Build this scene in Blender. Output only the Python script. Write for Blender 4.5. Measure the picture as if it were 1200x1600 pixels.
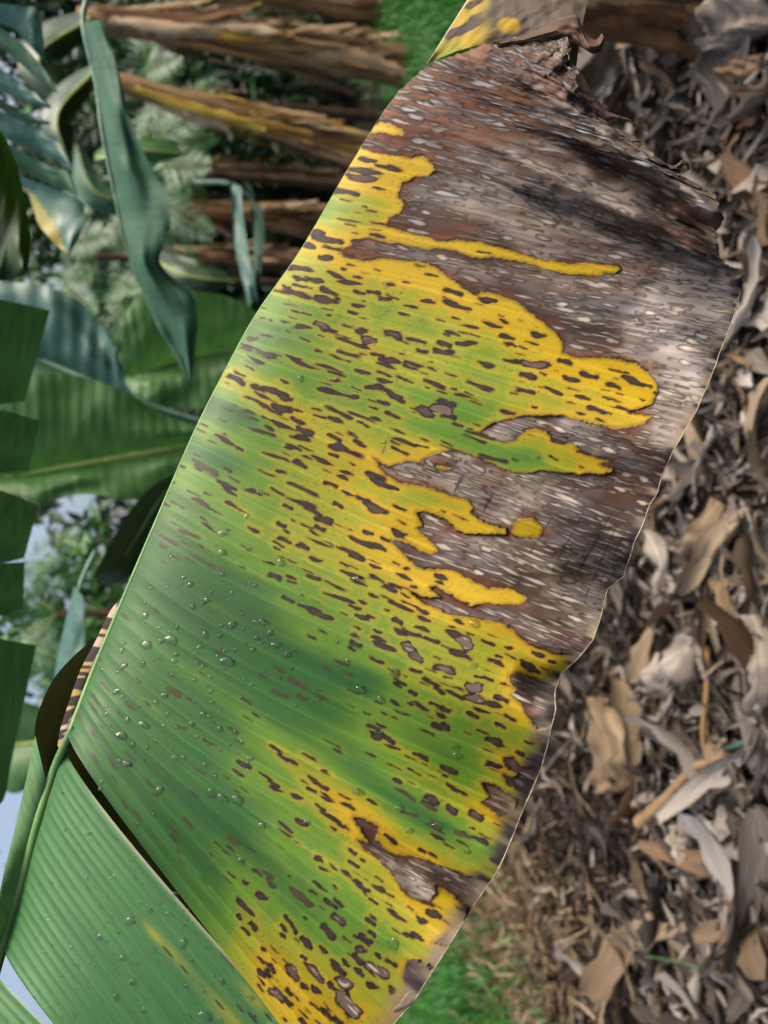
import bpy, math, random
import numpy as np
from mathutils import Vector, Matrix, Euler

for o in list(bpy.data.objects):
    bpy.data.objects.remove(o)
S = bpy.context.scene
COL = S.collection
RNG = np.random.default_rng(7)
random.seed(7)
R = math.radians

# ------------------------------------------------------------------ camera
FPX = 1212.0                      # focal length in photo pixels (photo 1200 x 1600)
CAMZ = 1.4
PITCH = R(11.6)
CAM = Vector((0, 0, CAMZ))
FW = Vector((0, math.cos(PITCH), -math.sin(PITCH)))
UP = Vector((0, math.sin(PITCH), math.cos(PITCH)))
RT = Vector((1, 0, 0))
cd = bpy.data.cameras.new('camera')
cam = bpy.data.objects.new('camera', cd)
COL.objects.link(cam)
cd.sensor_fit = 'VERTICAL'
cd.sensor_height = 36.0
cd.lens = 36.0 * FPX / 1600.0
cd.clip_start = 0.02
cd.clip_end = 2000
# the phone was held on its side: the top of the place is at the left of the picture
m = Matrix((-UP, RT, -FW)).transposed().to_4x4()
m.translation = CAM
cam.matrix_world = m
cd.dof.use_dof = True
cd.dof.focus_distance = 0.565
cd.dof.aperture_fstop = 5.6
S.camera = cam

# ------------------------------------------------------------------ light
SUN_EL, SUN_AZ = R(56), R(112)        # azimuth clockwise from +Y: high on the right of the place (top of the picture)
w = bpy.data.worlds.new('World')
S.world = w
w.use_nodes = True
nt = w.node_tree
bg = nt.nodes['Background']
sky = nt.nodes.new('ShaderNodeTexSky')
sky.sky_type = 'NISHITA'
sky.sun_disc = False
sky.sun_elevation = SUN_EL
sky.sun_rotation = SUN_AZ
sky.air_density = 1.0
sky.dust_density = 10.0
sky.ozone_density = 1.0
nt.links.new(sky.outputs[0], bg.inputs[0])
bg.inputs[1].default_value = 0.15
sl = bpy.data.lights.new('sun', 'SUN')
sl.energy = 0.7
sl.angle = R(14)
sl.color = (1.0, 0.96, 0.9)
sun = bpy.data.objects.new('sun', sl)
COL.objects.link(sun)
sd = Vector((math.sin(SUN_AZ) * math.cos(SUN_EL), math.cos(SUN_AZ) * math.cos(SUN_EL), math.sin(SUN_EL)))
sun.rotation_euler = sd.to_track_quat('Z', 'Y').to_euler()
sun.location = (0, 0, 20)
S.view_settings.view_transform = 'Standard'
S.view_settings.look = 'None'
S.view_settings.gamma = 1
S.view_settings.use_curve_mapping = False
S.view_settings.exposure = 1.22

# ------------------------------------------------------------------ helpers
def P(px, py, d):
    px, py, d = float(px), float(py), float(d)
    return CAM + d * (FW + RT * ((800 - py) / FPX) + UP * ((600 - px) / FPX))

def Parr(X, Y, D):
    X, Y, D = np.asarray(X, float), np.asarray(Y, float), np.asarray(D, float)
    f, u, r, c = (np.array(v) for v in (FW, UP, RT, CAM))
    return c + D[..., None] * (f + r * ((800 - Y) / FPX)[..., None] + u * ((600 - X) / FPX)[..., None])

def G(px, py, z=0.0):
    d = FW + RT * ((800 - py) / FPX) + UP * ((600 - px) / FPX)
    k = (z - CAMZ) / d.z
    return CAM + d * k

def lin(c):
    c = np.asarray(c, float) / 255.0
    return 0.68 * np.where(c <= 0.04045, c / 12.92, ((c + 0.055) / 1.055) ** 2.4)

def sst(a, b, x):
    t = np.clip((x - a) / (b - a), 0, 1)
    return t * t * (3 - 2 * t)

_T = RNG.random((512, 512))
def vn(x, y, seed=0):
    x = np.asarray(x, float) + seed * 37.31
    y = np.asarray(y, float) + seed * 17.77
    xi, yi = np.floor(x).astype(int), np.floor(y).astype(int)
    fx, fy = x - xi, y - yi
    fx, fy = fx * fx * (3 - 2 * fx), fy * fy * (3 - 2 * fy)
    a = _T[yi % 512, xi % 512]; b = _T[yi % 512, (xi + 1) % 512]
    c = _T[(yi + 1) % 512, xi % 512]; d = _T[(yi + 1) % 512, (xi + 1) % 512]
    return (a * (1 - fx) + b * fx) * (1 - fy) + (c * (1 - fx) + d * fx) * fy

def fbm(x, y, seed=0, o=3):
    r, a, t = 0, 1.0, 0
    for i in range(o):
        r = r + a * vn(x * 2 ** i, y * 2 ** i, seed + i * 5); t += a; a *= 0.5
    return r / t

def mesh_np(name, V, F, smooth=True):
    V = np.asarray(V, np.float32).reshape(-1, 3)
    F = np.asarray(F, np.int32)
    me = bpy.data.meshes.new(name)
    me.vertices.add(len(V)); me.vertices.foreach_set('co', V.ravel())
    k = F.shape[1]
    me.loops.add(F.size); me.loops.foreach_set('vertex_index', F.ravel())
    me.polygons.add(len(F))
    me.polygons.foreach_set('loop_start', np.arange(len(F), dtype=np.int32) * k)
    me.polygons.foreach_set('loop_total', np.full(len(F), k, np.int32))
    me.update(calc_edges=True)
    me.polygons.foreach_set('use_smooth', np.full(len(F), smooth))
    return me

def grid_faces(n, m, closed=False):
    i, j = np.meshgrid(np.arange(n - 1), np.arange(m if closed else m - 1), indexing='ij')
    j2 = (j + 1) % m
    return np.stack([i * m + j, i * m + j2, (i + 1) * m + j2, (i + 1) * m + j], -1).reshape(-1, 4)

def set_uv(me, U, V):
    at = me.attributes.new('st', 'FLOAT_VECTOR', 'POINT')
    a = np.zeros((len(me.vertices), 3), np.float32)
    a[:, 0] = U.ravel(); a[:, 1] = V.ravel()
    at.data.foreach_set('vector', a.ravel())

def set_col(me, C):
    at = me.color_attributes.new('Col', 'FLOAT_COLOR', 'POINT')
    at.data.foreach_set('color', np.asarray(C, np.float32).reshape(-1, 4).ravel())

def obj(name, me, mat, parent=None, label=None, cat=None, group=None, kind=None):
    o = bpy.data.objects.new(name, me)
    COL.objects.link(o)
    if mat is not None and me is not None and not me.materials:
        me.materials.append(mat)
    if parent is not None:
        o.parent = parent
    tag(o, label, cat, group, kind)
    return o

def tag(o, label=None, cat=None, group=None, kind=None):
    if label: o['label'] = label
    if cat: o['category'] = cat
    if group: o['group'] = group
    if kind: o['kind'] = kind

def thing(name, loc, label, cat, group=None):
    o = bpy.data.objects.new(name, None)
    COL.objects.link(o)
    o.location = loc
    o.empty_display_size = 0.05
    tag(o, label, cat, group)
    return o

def loc_of(parent):
    return np.array(parent.location) if parent is not None else np.zeros(3)

def resample(pts, n, smooth=True):
    pts = np.asarray(pts, float)
    if smooth and len(pts) > 2:                         # Catmull-Rom refinement
        q = [pts[0]]
        e = np.vstack([2 * pts[0] - pts[1], pts, 2 * pts[-1] - pts[-2]])
        for i in range(1, len(e) - 2):
            for t in np.linspace(0, 1, 9)[1:]:
                a, b, c, d = e[i - 1], e[i], e[i + 1], e[i + 2]
                q.append(0.5 * (2 * b + (c - a) * t + (2 * a - 5 * b + 4 * c - d) * t * t + (3 * b - a - 3 * c + d) * t ** 3))
        pts = np.array(q)
    L = np.r_[0, np.cumsum(np.linalg.norm(np.diff(pts, axis=0), axis=1))]
    x = np.linspace(0, L[-1], n)
    return np.stack([np.interp(x, L, pts[:, k]) for k in range(pts.shape[1])], -1)

def tube_mesh(name, pts, rad, seg=8, base=np.zeros(3), flat=1.0, swap=False):
    pts = np.asarray(pts, float); n = len(pts)
    rad = np.broadcast_to(np.asarray(rad, float), (n,))
    T = np.gradient(pts, axis=0); T /= np.linalg.norm(T, axis=1)[:, None] + 1e-9
    ref = np.array([0.31, 0.22, 0.93])
    A = np.cross(T, ref); A /= np.linalg.norm(A, axis=1)[:, None] + 1e-9
    B = np.cross(T, A)
    th = np.linspace(0, 2 * np.pi, seg, endpoint=False)
    V = pts[:, None] + rad[:, None, None] * (np.cos(th)[None, :, None] * A[:, None] + flat * np.sin(th)[None, :, None] * B[:, None])
    V = V.reshape(-1, 3)
    F = grid_faces(n, seg, True).tolist()
    # close the ends with fans of quads
    for k0 in (0, (n - 1) * seg):
        c = len(V); V = np.vstack([V, V[k0:k0 + seg].mean(0)])
        for j in range(0, seg, 2):
            F.append([c, k0 + j, k0 + (j + 1) % seg, k0 + (j + 2) % seg])
    me = mesh_np(name, V - base, F)
    u = np.r_[np.repeat(np.linspace(0, 1, n), seg), 0, 1]
    v = np.r_[np.tile(np.linspace(0, 1, seg), n), .5, .5]
    if swap: u, v = v, u
    set_uv(me, u, v)
    return me

def sheet(name, A, B, parent, mat, n=40, m=14, bulge=0.0, rip=0.0, ripn=14, wav=0.0, **kw):
    """A leaf surface between two edges given as (px, py, depth) points; thin but with its own folds and ribs."""
    a, b = resample(A, n), resample(B, n)
    t = np.linspace(0, 1, m)[None, :, None]
    q = a[:, None] * (1 - t) + b[:, None] * t
    s = np.linspace(0, 1, n)[:, None]
    tt = t[..., 0]
    D = q[..., 2] - bulge * 4 * tt * (1 - tt) + rip * np.sin(s * ripn * 6.283 + 2 * tt) \
        + wav * (fbm(s * 6 + 3.1 * len(name), tt * 2.5, 4) - 0.5)
    V = Parr(q[..., 0], q[..., 1], D) - loc_of(parent)
    me = mesh_np(name, V, grid_faces(n, m))
    set_uv(me, np.broadcast_to(s, (n, m)), np.broadcast_to(tt, (n, m)))
    return obj(name, me, mat, parent, **kw)

# ------------------------------------------------------------------ materials
def new_mat(name):
    mt = bpy.data.materials.new(name)
    mt.use_nodes = True
    n = mt.node_tree
    return mt, n, n.nodes['Principled BSDF'], n.nodes['Material Output']

def N(n, t, **kw):
    x = n.nodes.new(t)
    for k, v in kw.items():
        setattr(x, k, v)
    return x

def ramp(n, stops):
    r = N(n, 'ShaderNodeValToRGB')
    e = r.color_ramp.elements
    while len(e) < len(stops):
        e.new(0.5)
    for i, (p, c) in enumerate(stops):
        e[i].position = p
        e[i].color = (*lin(c), 1)
    return r

def add_translucent(n, bs, out, colsock, fac):
    tr = N(n, 'ShaderNodeBsdfTranslucent')
    mx = N(n, 'ShaderNodeMixShader')
    mx.inputs[0].default_value = fac
    n.links.new(colsock, tr.inputs[0])
    n.links.new(bs.outputs[0], mx.inputs[1])
    n.links.new(tr.outputs[0], mx.inputs[2])
    n.links.new(mx.outputs[0], out.inputs[0])

def mat_painted(name, trans=0.12, bump=0.25, wet=(0.5, 0.8)):
    mt, n, bs, out = new_mat(name)
    a = N(n, 'ShaderNodeAttribute', attribute_name='Col')
    tc = N(n, 'ShaderNodeTexCoord')
    nz = N(n, 'ShaderNodeTexNoise'); nz.inputs['Scale'].default_value = 900; nz.inputs['Detail'].default_value = 3
    n.links.new(tc.outputs['Object'], nz.inputs['Vector'])
    hsv = N(n, 'ShaderNodeHueSaturation')
    mr = N(n, 'ShaderNodeMapRange'); mr.inputs[3].default_value = 0.86; mr.inputs[4].default_value = 1.14
    n.links.new(nz.outputs[0], mr.inputs[0]); n.links.new(mr.outputs[0], hsv.inputs['Value'])
    n.links.new(a.outputs['Color'], hsv.inputs['Color'])
    n.links.new(hsv.outputs[0], bs.inputs['Base Color'])
    rr = N(n, 'ShaderNodeMapRange'); rr.inputs[3].default_value = wet[0]; rr.inputs[4].default_value = wet[1]
    n.links.new(a.outputs['Alpha'], rr.inputs[0]); n.links.new(rr.outputs[0], bs.inputs['Roughness'])
    bp = N(n, 'ShaderNodeBump'); bp.inputs['Strength'].default_value = bump; bp.inputs['Distance'].default_value = 0.0006
    nz2 = N(n, 'ShaderNodeTexNoise'); nz2.inputs['Scale'].default_value = 420; nz2.inputs['Detail'].default_value = 4
    n.links.new(tc.outputs['Object'], nz2.inputs['Vector'])
    n.links.new(nz2.outputs[0], bp.inputs['Height']); n.links.new(bp.outputs[0], bs.inputs['Normal'])
    bs.inputs['Specular IOR Level'].default_value = 0.3
    add_translucent(n, bs, out, hsv.outputs[0], trans)
    return mt

def mat_leaf(name, c1, c2, rib=(0, 0, 0), ribs=40, rough=0.42, trans=0.25, edge=None, veinmix=0.16, bumps=0.2):
    mt, n, bs, out = new_mat(name)
    a = N(n, 'ShaderNodeAttribute', attribute_name='st')
    sx = N(n, 'ShaderNodeSeparateXYZ'); n.links.new(a.outputs['Vector'], sx.inputs[0])
    mp = N(n, 'ShaderNodeMapping'); mp.inputs['Scale'].default_value = (9, 1.6, 1)
    n.links.new(a.outputs['Vector'], mp.inputs[0])
    nz = N(n, 'ShaderNodeTexNoise'); nz.inputs['Scale'].default_value = 1.7; nz.inputs['Detail'].default_value = 5
    n.links.new(mp.outputs[0], nz.inputs['Vector'])
    stops = [(0.3, c1), (0.7, c2)]
    cr = ramp(n, stops); n.links.new(nz.outputs[0], cr.inputs[0])
    wv = N(n, 'ShaderNodeMath', operation='MULTIPLY'); wv.inputs[1].default_value = ribs * 6.283
    n.links.new(sx.outputs[0], wv.inputs[0])
    sn = N(n, 'ShaderNodeMath', operation='SINE'); n.links.new(wv.outputs[0], sn.inputs[0])
    pw = N(n, 'ShaderNodeMapRange'); pw.inputs[1].default_value = 0.55; pw.inputs[2].default_value = 1.0
    pw.inputs[3].default_value = 0; pw.inputs[4].default_value = veinmix
    n.links.new(sn.outputs[0], pw.inputs[0])
    mx = N(n, 'ShaderNodeMix', data_type='RGBA')
    n.links.new(pw.outputs[0], mx.inputs[0]); n.links.new(cr.outputs[0], mx.inputs[6])
    mx.inputs[7].default_value = (*lin(np.minimum(np.array(c2) * 1.25 + 8, 255)), 1)
    csock = mx.outputs[2]
    if edge is not None:        # yellowed, dried end of the strip
        m3 = N(n, 'ShaderNodeMath', operation='MULTIPLY_ADD'); m3.inputs[1].default_value = 0.5; 
        n.links.new(nz.outputs[0], m3.inputs[0]); n.links.new(sx.outputs[1], m3.inputs[2])
        er = ramp(n, [(edge[0], (0, 0, 0)), (edge[0] + 0.16, (255, 255, 255))])
        n.links.new(m3.outputs[0], er.inputs[0])
        er2 = ramp(n, [(edge[0] + 0.08, edge[1]), (edge[0] + 0.3, edge[2])])
        n.links.new(m3.outputs[0], er2.inputs[0])
        m2 = N(n, 'ShaderNodeMix', data_type='RGBA')
        n.links.new(er.outputs[0], m2.inputs[0]); n.links.new(csock, m2.inputs[6]); n.links.new(er2.outputs[0], m2.inputs[7])
        csock = m2.outputs[2]
    n.links.new(csock, bs.inputs['Base Color'])
    bs.inputs['Roughness'].default_value = rough
    bp = N(n, 'ShaderNodeBump'); bp.inputs['Strength'].default_value = bumps; bp.inputs['Distance'].default_value = 0.004
    n.links.new(sn.outputs[0], bp.inputs['Height']); n.links.new(bp.outputs[0], bs.inputs['Normal'])
    add_translucent(n, bs, out, csock, trans)
    return mt

def mat_dry(name, cols, scale=(3, 60, 1), island=False, rough=0.8, rnd=0.75, trans=0.1):
    """dry plant fibre: streaks along the piece, a tone of its own for each piece"""
    mt, n, bs, out = new_mat(name)
    a = N(n, 'ShaderNodeAttribute', attribute_name='st')
    mp = N(n, 'ShaderNodeMapping'); mp.inputs['Scale'].default_value = scale
    n.links.new(a.outputs['Vector'], mp.inputs[0])
    if island:
        gi = N(n, 'ShaderNodeNewGeometry'); rs = gi.outputs['Random Per Island']
    else:
        oi = N(n, 'ShaderNodeObjectInfo'); rs = oi.outputs['Random']
    cb = N(n, 'ShaderNodeCombineXYZ'); n.links.new(rs, cb.inputs[2])
    ml = N(n, 'ShaderNodeVectorMath', operation='MULTIPLY_ADD')
    ml.inputs[1].default_value = (0, 0, 40); n.links.new(cb.outputs[0], ml.inputs[0]); n.links.new(mp.outputs[0], ml.inputs[2])
    nz = N(n, 'ShaderNodeTexNoise'); nz.inputs['Scale'].default_value = 1.0; nz.inputs['Detail'].default_value = 5
    n.links.new(ml.outputs[0], nz.inputs['Vector'])
    mix = N(n, 'ShaderNodeMath', operation='MULTIPLY_ADD'); mix.inputs[1].default_value = 1.1
    sb = N(n, 'ShaderNodeMath', operation='MULTIPLY_ADD'); sb.inputs[1].default_value = rnd; sb.inputs[2].default_value = -0.05 - rnd / 2
    n.links.new(rs, sb.inputs[0]); n.links.new(nz.outputs[0], mix.inputs[0]); n.links.new(sb.outputs[0], mix.inputs[2])
    k = len(cols)
    cr = ramp(n, [(0.08 + 0.84 * i / (k - 1), c) for i, c in enumerate(cols)])
    n.links.new(mix.outputs[0], cr.inputs[0])
    n.links.new(cr.outputs[0], bs.inputs['Base Color'])
    bs.inputs['Roughness'].default_value = rough
    bs.inputs['Specular IOR Level'].default_value = 0.3
    bp = N(n, 'ShaderNodeBump'); bp.inputs['Strength'].default_value = 0.5; bp.inputs['Distance'].default_value = 0.006
    n.links.new(nz.outputs[0], bp.inputs['Height']); n.links.new(bp.outputs[0], bs.inputs['Normal'])
    add_translucent(n, bs, out, cr.outputs[0], trans)
    return mt

def mat_plain(name, c, c2, scale=20, rough=0.6, trans=0.0, bump=0.3):
    mt, n, bs, out = new_mat(name)
    tc = N(n, 'ShaderNodeTexCoord')
    nz = N(n, 'ShaderNodeTexNoise'); nz.inputs['Scale'].default_value = scale; nz.inputs['Detail'].default_value = 6
    n.links.new(tc.outputs['Object'], nz.inputs['Vector'])
    cr = ramp(n, [(0.32, c), (0.68, c2)]); n.links.new(nz.outputs[0], cr.inputs[0])
    n.links.new(cr.outputs[0], bs.inputs['Base Color'])
    bs.inputs['Roughness'].default_value = rough
    bs.inputs['Specular IOR Level'].default_value = 0.1 if rough > .85 else .4
    bp = N(n, 'ShaderNodeBump'); bp.inputs['Strength'].default_value = bump; bp.inputs['Distance'].default_value = 0.02
    n.links.new(nz.outputs[0], bp.inputs['Height']); n.links.new(bp.outputs[0], bs.inputs['Normal'])
    if trans:
        add_translucent(n, bs, out, cr.outputs[0], trans)
    return mt

def mat_foliage(name, cols, trans=0.3, rough=0.5):
    mt, n, bs, out = new_mat(name)
    gi = N(n, 'ShaderNodeNewGeometry')
    cr = ramp(n, [(0.05 + 0.9 * i / (len(cols) - 1), c) for i, c in enumerate(cols)])
    n.links.new(gi.outputs['Random Per Island'], cr.inputs[0])
    n.links.new(cr.outputs[0], bs.inputs['Base Color'])
    bs.inputs['Roughness'].default_value = rough
    add_translucent(n, bs, out, cr.outputs[0], trans)
    return mt

M = {}
M['hero'] = mat_painted('diseased_leaf', 0.10)
M['bluegreen'] = mat_leaf('blue_green_leaf', (40, 88, 60), (54, 106, 74), veinmix=0.03, bumps=0.03, rough=.62)
M['bluegreen_y'] = mat_leaf('blue_green_leaf_yellow_end', (44, 96, 78), (66, 122, 98), edge=(0.95, (190, 165, 30), (120, 75, 35)), veinmix=.05, bumps=.05)
M['deep'] = mat_leaf('deep_green_leaf', (24, 52, 24), (38, 74, 36), trans=0.08)
M['overhead'] = mat_leaf('overhead_leaf', (24, 52, 24), (38, 74, 36), trans=0.32)
M['big_grey'] = mat_dry('big_grey_scrap', [(62, 54, 46), (116, 106, 94), (154, 145, 132), (188, 181, 170)], (1.6, 11, 1), rnd=.35)
M['big_tan'] = mat_dry('big_tan_scrap', [(52, 40, 28), (104, 86, 62), (142, 122, 95), (170, 154, 128)], (1.6, 11, 1), rnd=.35)
M['olive'] = mat_leaf('olive_leaf', (30, 62, 8), (44, 84, 12), trans=0.3)
M['mid'] = mat_leaf('mid_green_leaf', (58, 106, 48), (82, 134, 60), trans=.4, rough=.55, ribs=60, veinmix=.1, bumps=.1)
M['pale'] = mat_leaf('pale_green_leaf', (62, 110, 56), (90, 138, 74), ribs=60)
M['blueleaf'] = mat_leaf('bluish_leaf', (52, 96, 80), (80, 124, 112), ribs=60, veinmix=.06, bumps=.06)
M['rib'] = mat_plain('leaf_rib', (120, 150, 66), (150, 172, 88), 30, 0.45)
M['ribblue'] = mat_plain('leaf_rib_bluish', (96, 132, 110), (120, 152, 128), 30, 0.45)
M['herorib'] = mat_plain('spotted_leaf_rib', (88, 134, 72), (112, 150, 80), 60, 0.45, bump=0.02)
M['rim'] = mat_plain('leaf_rim', (118, 106, 84), (186, 176, 152), 160, 0.5)
M['sheath'] = mat_dry('dry_sheath', [(46, 33, 23), (116, 88, 56), (168, 140, 102), (204, 184, 152)], (60, 2.5, 1))
M['sheath_y'] = mat_dry('yellow_sheath', [(84, 58, 24), (148, 112, 40), (186, 156, 58), (150, 154, 60)], (50, 2.0, 1))
M['sheath_o'] = mat_dry('orange_sheath', [(48, 32, 18), (104, 72, 40), (148, 112, 68), (180, 154, 116)], (50, 2.0, 1))
M['stem'] = mat_dry('pseudostem', [(46, 35, 22), (108, 82, 50), (150, 120, 80), (136, 132, 70)], (40, 2.0, 1), rnd=0.3, trans=0.0)
M['scrap_grey'] = mat_dry('grey_scrap', [(32, 28, 24), (90, 82, 74), (148, 139, 129), (198, 192, 183)], (2.5, 40, 1))
M['scrap_tan'] = mat_dry('tan_scrap', [(34, 26, 19), (86, 71, 54), (130, 112, 88), (164, 148, 124)], (2.5, 40, 1))
M['scrap_brown'] = mat_dry('brown_scrap', [(26, 18, 12), (62, 44, 30), (98, 74, 52), (130, 106, 80)], (2.5, 40, 1))
M['litter'] = mat_dry('litter', [(18, 14, 11), (56, 48, 40), (102, 92, 80), (156, 147, 136)], (2.5, 40, 1), island=True, rnd=1.0)
M['litter_shaded'] = mat_dry('shaded_litter', [(14, 11, 8), (40, 31, 24), (66, 54, 43), (92, 80, 68)], (2.5, 40, 1), island=True, rnd=1.0)  # darker copy of the litter colours, standing in for shade in the hollow
M['straw'] = mat_dry('straw', [(60, 46, 32), (112, 92, 66), (146, 124, 94), (170, 152, 122)], (2.5, 10, 1), island=True, rnd=1.0)
M['soil'] = mat_plain('soil', (14, 11, 8), (36, 29, 21), 9, 0.95, bump=0.6)
M['grass'] = mat_foliage('grass_blades', [(24, 78, 16), (44, 118, 26), (62, 146, 38)])
M['fol_dark'] = mat_foliage('dark_foliage', [(12, 34, 14), (22, 54, 24), (38, 78, 36), (54, 98, 50)])
M['fol_mid'] = mat_foliage('mid_foliage', [(34, 74, 30), (60, 110, 48), (92, 146, 70), (110, 164, 90)])
M['fol_fern'] = mat_foliage('fern_foliage', [(36, 80, 44), (58, 108, 62), (84, 136, 84)])
M['bark'] = mat_plain('bark', (50, 40, 30), (84, 70, 54), 12, 0.9)

mt, n, bs, out = new_mat('water')
bs.inputs['Base Color'].default_value = (1, 1, 1, 1)
bs.inputs['Roughness'].default_value = 0.02
bs.inputs['IOR'].default_value = 1.33
bs.inputs['Transmission Weight'].default_value = 1.0
M['water'] = mt

# ================================================================== ground
def ground_h(x, y):
    return 0.10 * (fbm(np.asarray(x) * 0.9 + 40, np.asarray(y) * 0.9 + 40, 2) - 0.5) * np.exp(-((np.asarray(x)) ** 2 + (np.asarray(y) - 4) ** 2) / 120.0)

u = np.linspace(-1, 1, 181)
gx = np.sinh(u * 5.2) / np.sinh(5.2) * 600
gy = gx + 4
GX, GY = np.meshgrid(gx, gy, indexing='ij')
V = np.stack([GX, GY, ground_h(GX, GY) - 0.01], -1)
ground = obj('ground', mesh_np('ground', V, grid_faces(181, 181)[:, ::-1]), M['soil'], kind='structure')

# ------------------------------------------------------------------ dry scraps
def scrap_verts(L, W, curl, bend, twist, seed, n=9, m=4, ragged=0.25):
    r = np.random.default_rng(seed)
    s = np.linspace(0, 1, n)[:, None]; t = np.linspace(-1, 1, m)[None, :]
    wid = W * 0.5 * (np.clip(np.sin(np.pi * (0.08 + 0.86 * s)), 0, 1) ** 0.5) * (1 + ragged * (r.random((n, 1)) - 0.5))
    ang = t * curl
    cx = np.where(abs(curl) > 0.05, np.sin(ang) / max(abs(curl), 0.05) * wid, t * wid) + ragged * 0.2 * W * (r.random((n, m)) - 0.5)
    cz = (1 - np.cos(ang)) / max(abs(curl), 0.05) * wid + 0.12 * W * (r.random((n, m)) - 0.5)
    tw = twist * (s - 0.5)
    x = cx * np.cos(tw) - cz * np.sin(tw)
    z = cx * np.sin(tw) + cz * np.cos(tw)
    ph = bend * (s - 0.5)
    y = L * (np.sin(ph) / bend if abs(bend) > 0.05 else (s - 0.5)) * np.ones((1, m))
    z = z + L * ((1 - np.cos(ph)) / bend if abs(bend) > 0.05 else 0)
    return np.stack([x, y, z], -1)

SC_UV = (np.broadcast_to(np.linspace(0, 1, 9)[:, None], (9, 4)), np.broadcast_to(np.linspace(0, 1, 4)[None], (9, 4)))
SC_F = grid_faces(9, 4)
scrap_meshes = {k: [] for k in ('grey', 'tan', 'brown')}
for k in scrap_meshes:
    for i in range(14):
        r = random.Random(hash_seed := (i * 31 + len(k) * 977))
        L = r.uniform(0.13, 0.34); W = L * r.uniform(0.09, 0.34)
        if k == 'brown': W *= 0.75
        me = mesh_np('dry_scrap', scrap_verts(L, W, r.uniform(0.5, 2.5), r.uniform(-1.4, 1.6), r.uniform(-2.2, 2.2), hash_seed, ragged=0.7), SC_F)
        set_uv(me, *SC_UV)
        me.materials.append(M['scrap_' + k])
        scrap_meshes[k].append(me)
LAB = {'grey': 'pale grey curled dry leaf scrap in the ground litter',
       'tan': 'tan curled dry leaf scrap in the ground litter',
       'brown': 'dark brown narrow dry leaf scrap in the ground litter'}
GRP = {'grey': 'pale grey leaf scraps on the ground', 'tan': 'tan leaf scraps on the ground', 'brown': 'dark brown leaf scraps on the ground'}

def hero_right(py):      # margin of the near leaf: what lies left of it is hidden
    ys = [-20, 60, 120, 180, 250, 300, 350, 425, 500, 590, 690, 790, 900, 1000, 1080, 1200, 1310, 1415, 1560, 1640]
    xs = [860, 930, 885, 935, 1010, 1090, 1120, 1160, 1140, 1105, 1055, 1010, 970, 920, 865, 840, 795, 735, 645, 600]
    return float(np.interp(py, ys, xs))

rs = random.Random(11)
cnt = 0
while cnt < 290:
    py = rs.uniform(-25, 1625); px = rs.uniform(700, 1215)
    if px < hero_right(py) + 5: continue
    if px < 860 and py > 1360 and rs.random() < 0.9: continue          # straw and grass there
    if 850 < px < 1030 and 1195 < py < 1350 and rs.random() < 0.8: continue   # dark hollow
    g = G(px, py, 0.03)
    k = rs.choices(['grey', 'tan', 'brown'], [0.46, 0.32, 0.22])[0]
    o = obj('dry_leaf_scrap', rs.choice(scrap_meshes[k]), None, None, LAB[k], 'dry leaf', GRP[k])
    sc = rs.choice([rs.uniform(.55, .95), rs.uniform(.9, 1.6)])
    o.scale = (sc, sc, sc)
    o.rotation_euler = (rs.gauss(0, 0.5), rs.gauss(0, 0.7), rs.choice([1.57, -1.57]) + rs.gauss(0, 0.75))
    o.location = (g.x, g.y, float(ground_h(g.x, g.y)) + rs.uniform(0.015, 0.075))
    cnt += 1

def litter_mass(name, n, spot, Lr, Wr, mat, label, cat, zr=(0.0, 0.06), seed=3, tilt=0.4):
    r = np.random.default_rng(seed)
    base = [scrap_verts(1, r.uniform(*Wr), r.uniform(0.4, 2.4), r.uniform(-1.6, 1.6), r.uniform(-2.2, 2.2), 500 + i, 6, 3, .6) for i in range(24)]
    VV, FF = [], []
    f = grid_faces(6, 3)
    for i in range(n):
        x, y = spot(r)
        b = base[r.integers(24)] * r.uniform(*Lr)
        e = Euler((r.normal(0, tilt), r.normal(0, tilt), r.uniform(0, 6.28))).to_matrix()
        v = b.reshape(-1, 3) @ np.array(e).T
        v += np.array([x, y, float(ground_h(x, y)) + r.uniform(*zr)])
        VV.append(v); FF.append(f + 18 * i)
    me = mesh_np(name, np.vstack(VV), np.vstack(FF))
    set_uv(me, np.tile(np.repeat(np.linspace(0, 1, 6), 3), n), np.tile(np.linspace(0, 1, 3), 6 * n))
    return obj(name, me, mat, None, label, cat, None, 'stuff')

def spot_all(r):
    while True:
        px, py = r.uniform(560, 1300), r.uniform(-150, 1750)
        if 860 < px < 1020 and 1210 < py < 1340 and r.random() < 0.7: continue
        if 600 < px < 740 and (py > 1450 or py < 120) and r.random() < 0.9: continue
        g = G(px, py)
        return g.x, g.y
litter_mass('leaf_litter', 7500, spot_all, (0.04, 0.17), (0.07, 0.3), M['litter'], 'small dry scraps of dead leaves covering the soil', 'leaf litter', (0.0, 0.05), 3)

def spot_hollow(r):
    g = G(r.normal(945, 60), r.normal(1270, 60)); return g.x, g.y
litter_mass('hollow_shade_litter', 1100, spot_hollow, (0.03, 0.12), (0.07, 0.3), M['litter_shaded'], 'leaf bits in the hollow of the litter, coloured dark for its shade', 'leaf litter', (0.0, 0.03), 13)  # the darkened bits imitate the shade of a hole in the litter

def spot_straw(r):
    g = G(max(r.normal(780, 60), 600), r.normal(1520, 95)); return g.x, g.y
litter_mass('dry_straw', 2600, spot_straw, (0.12, 0.34), (0.02, 0.05), M['straw'], 'matted brown straw between the green grass and the leaf litter', 'straw', (0.0, 0.06), 5, 0.25)

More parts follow.
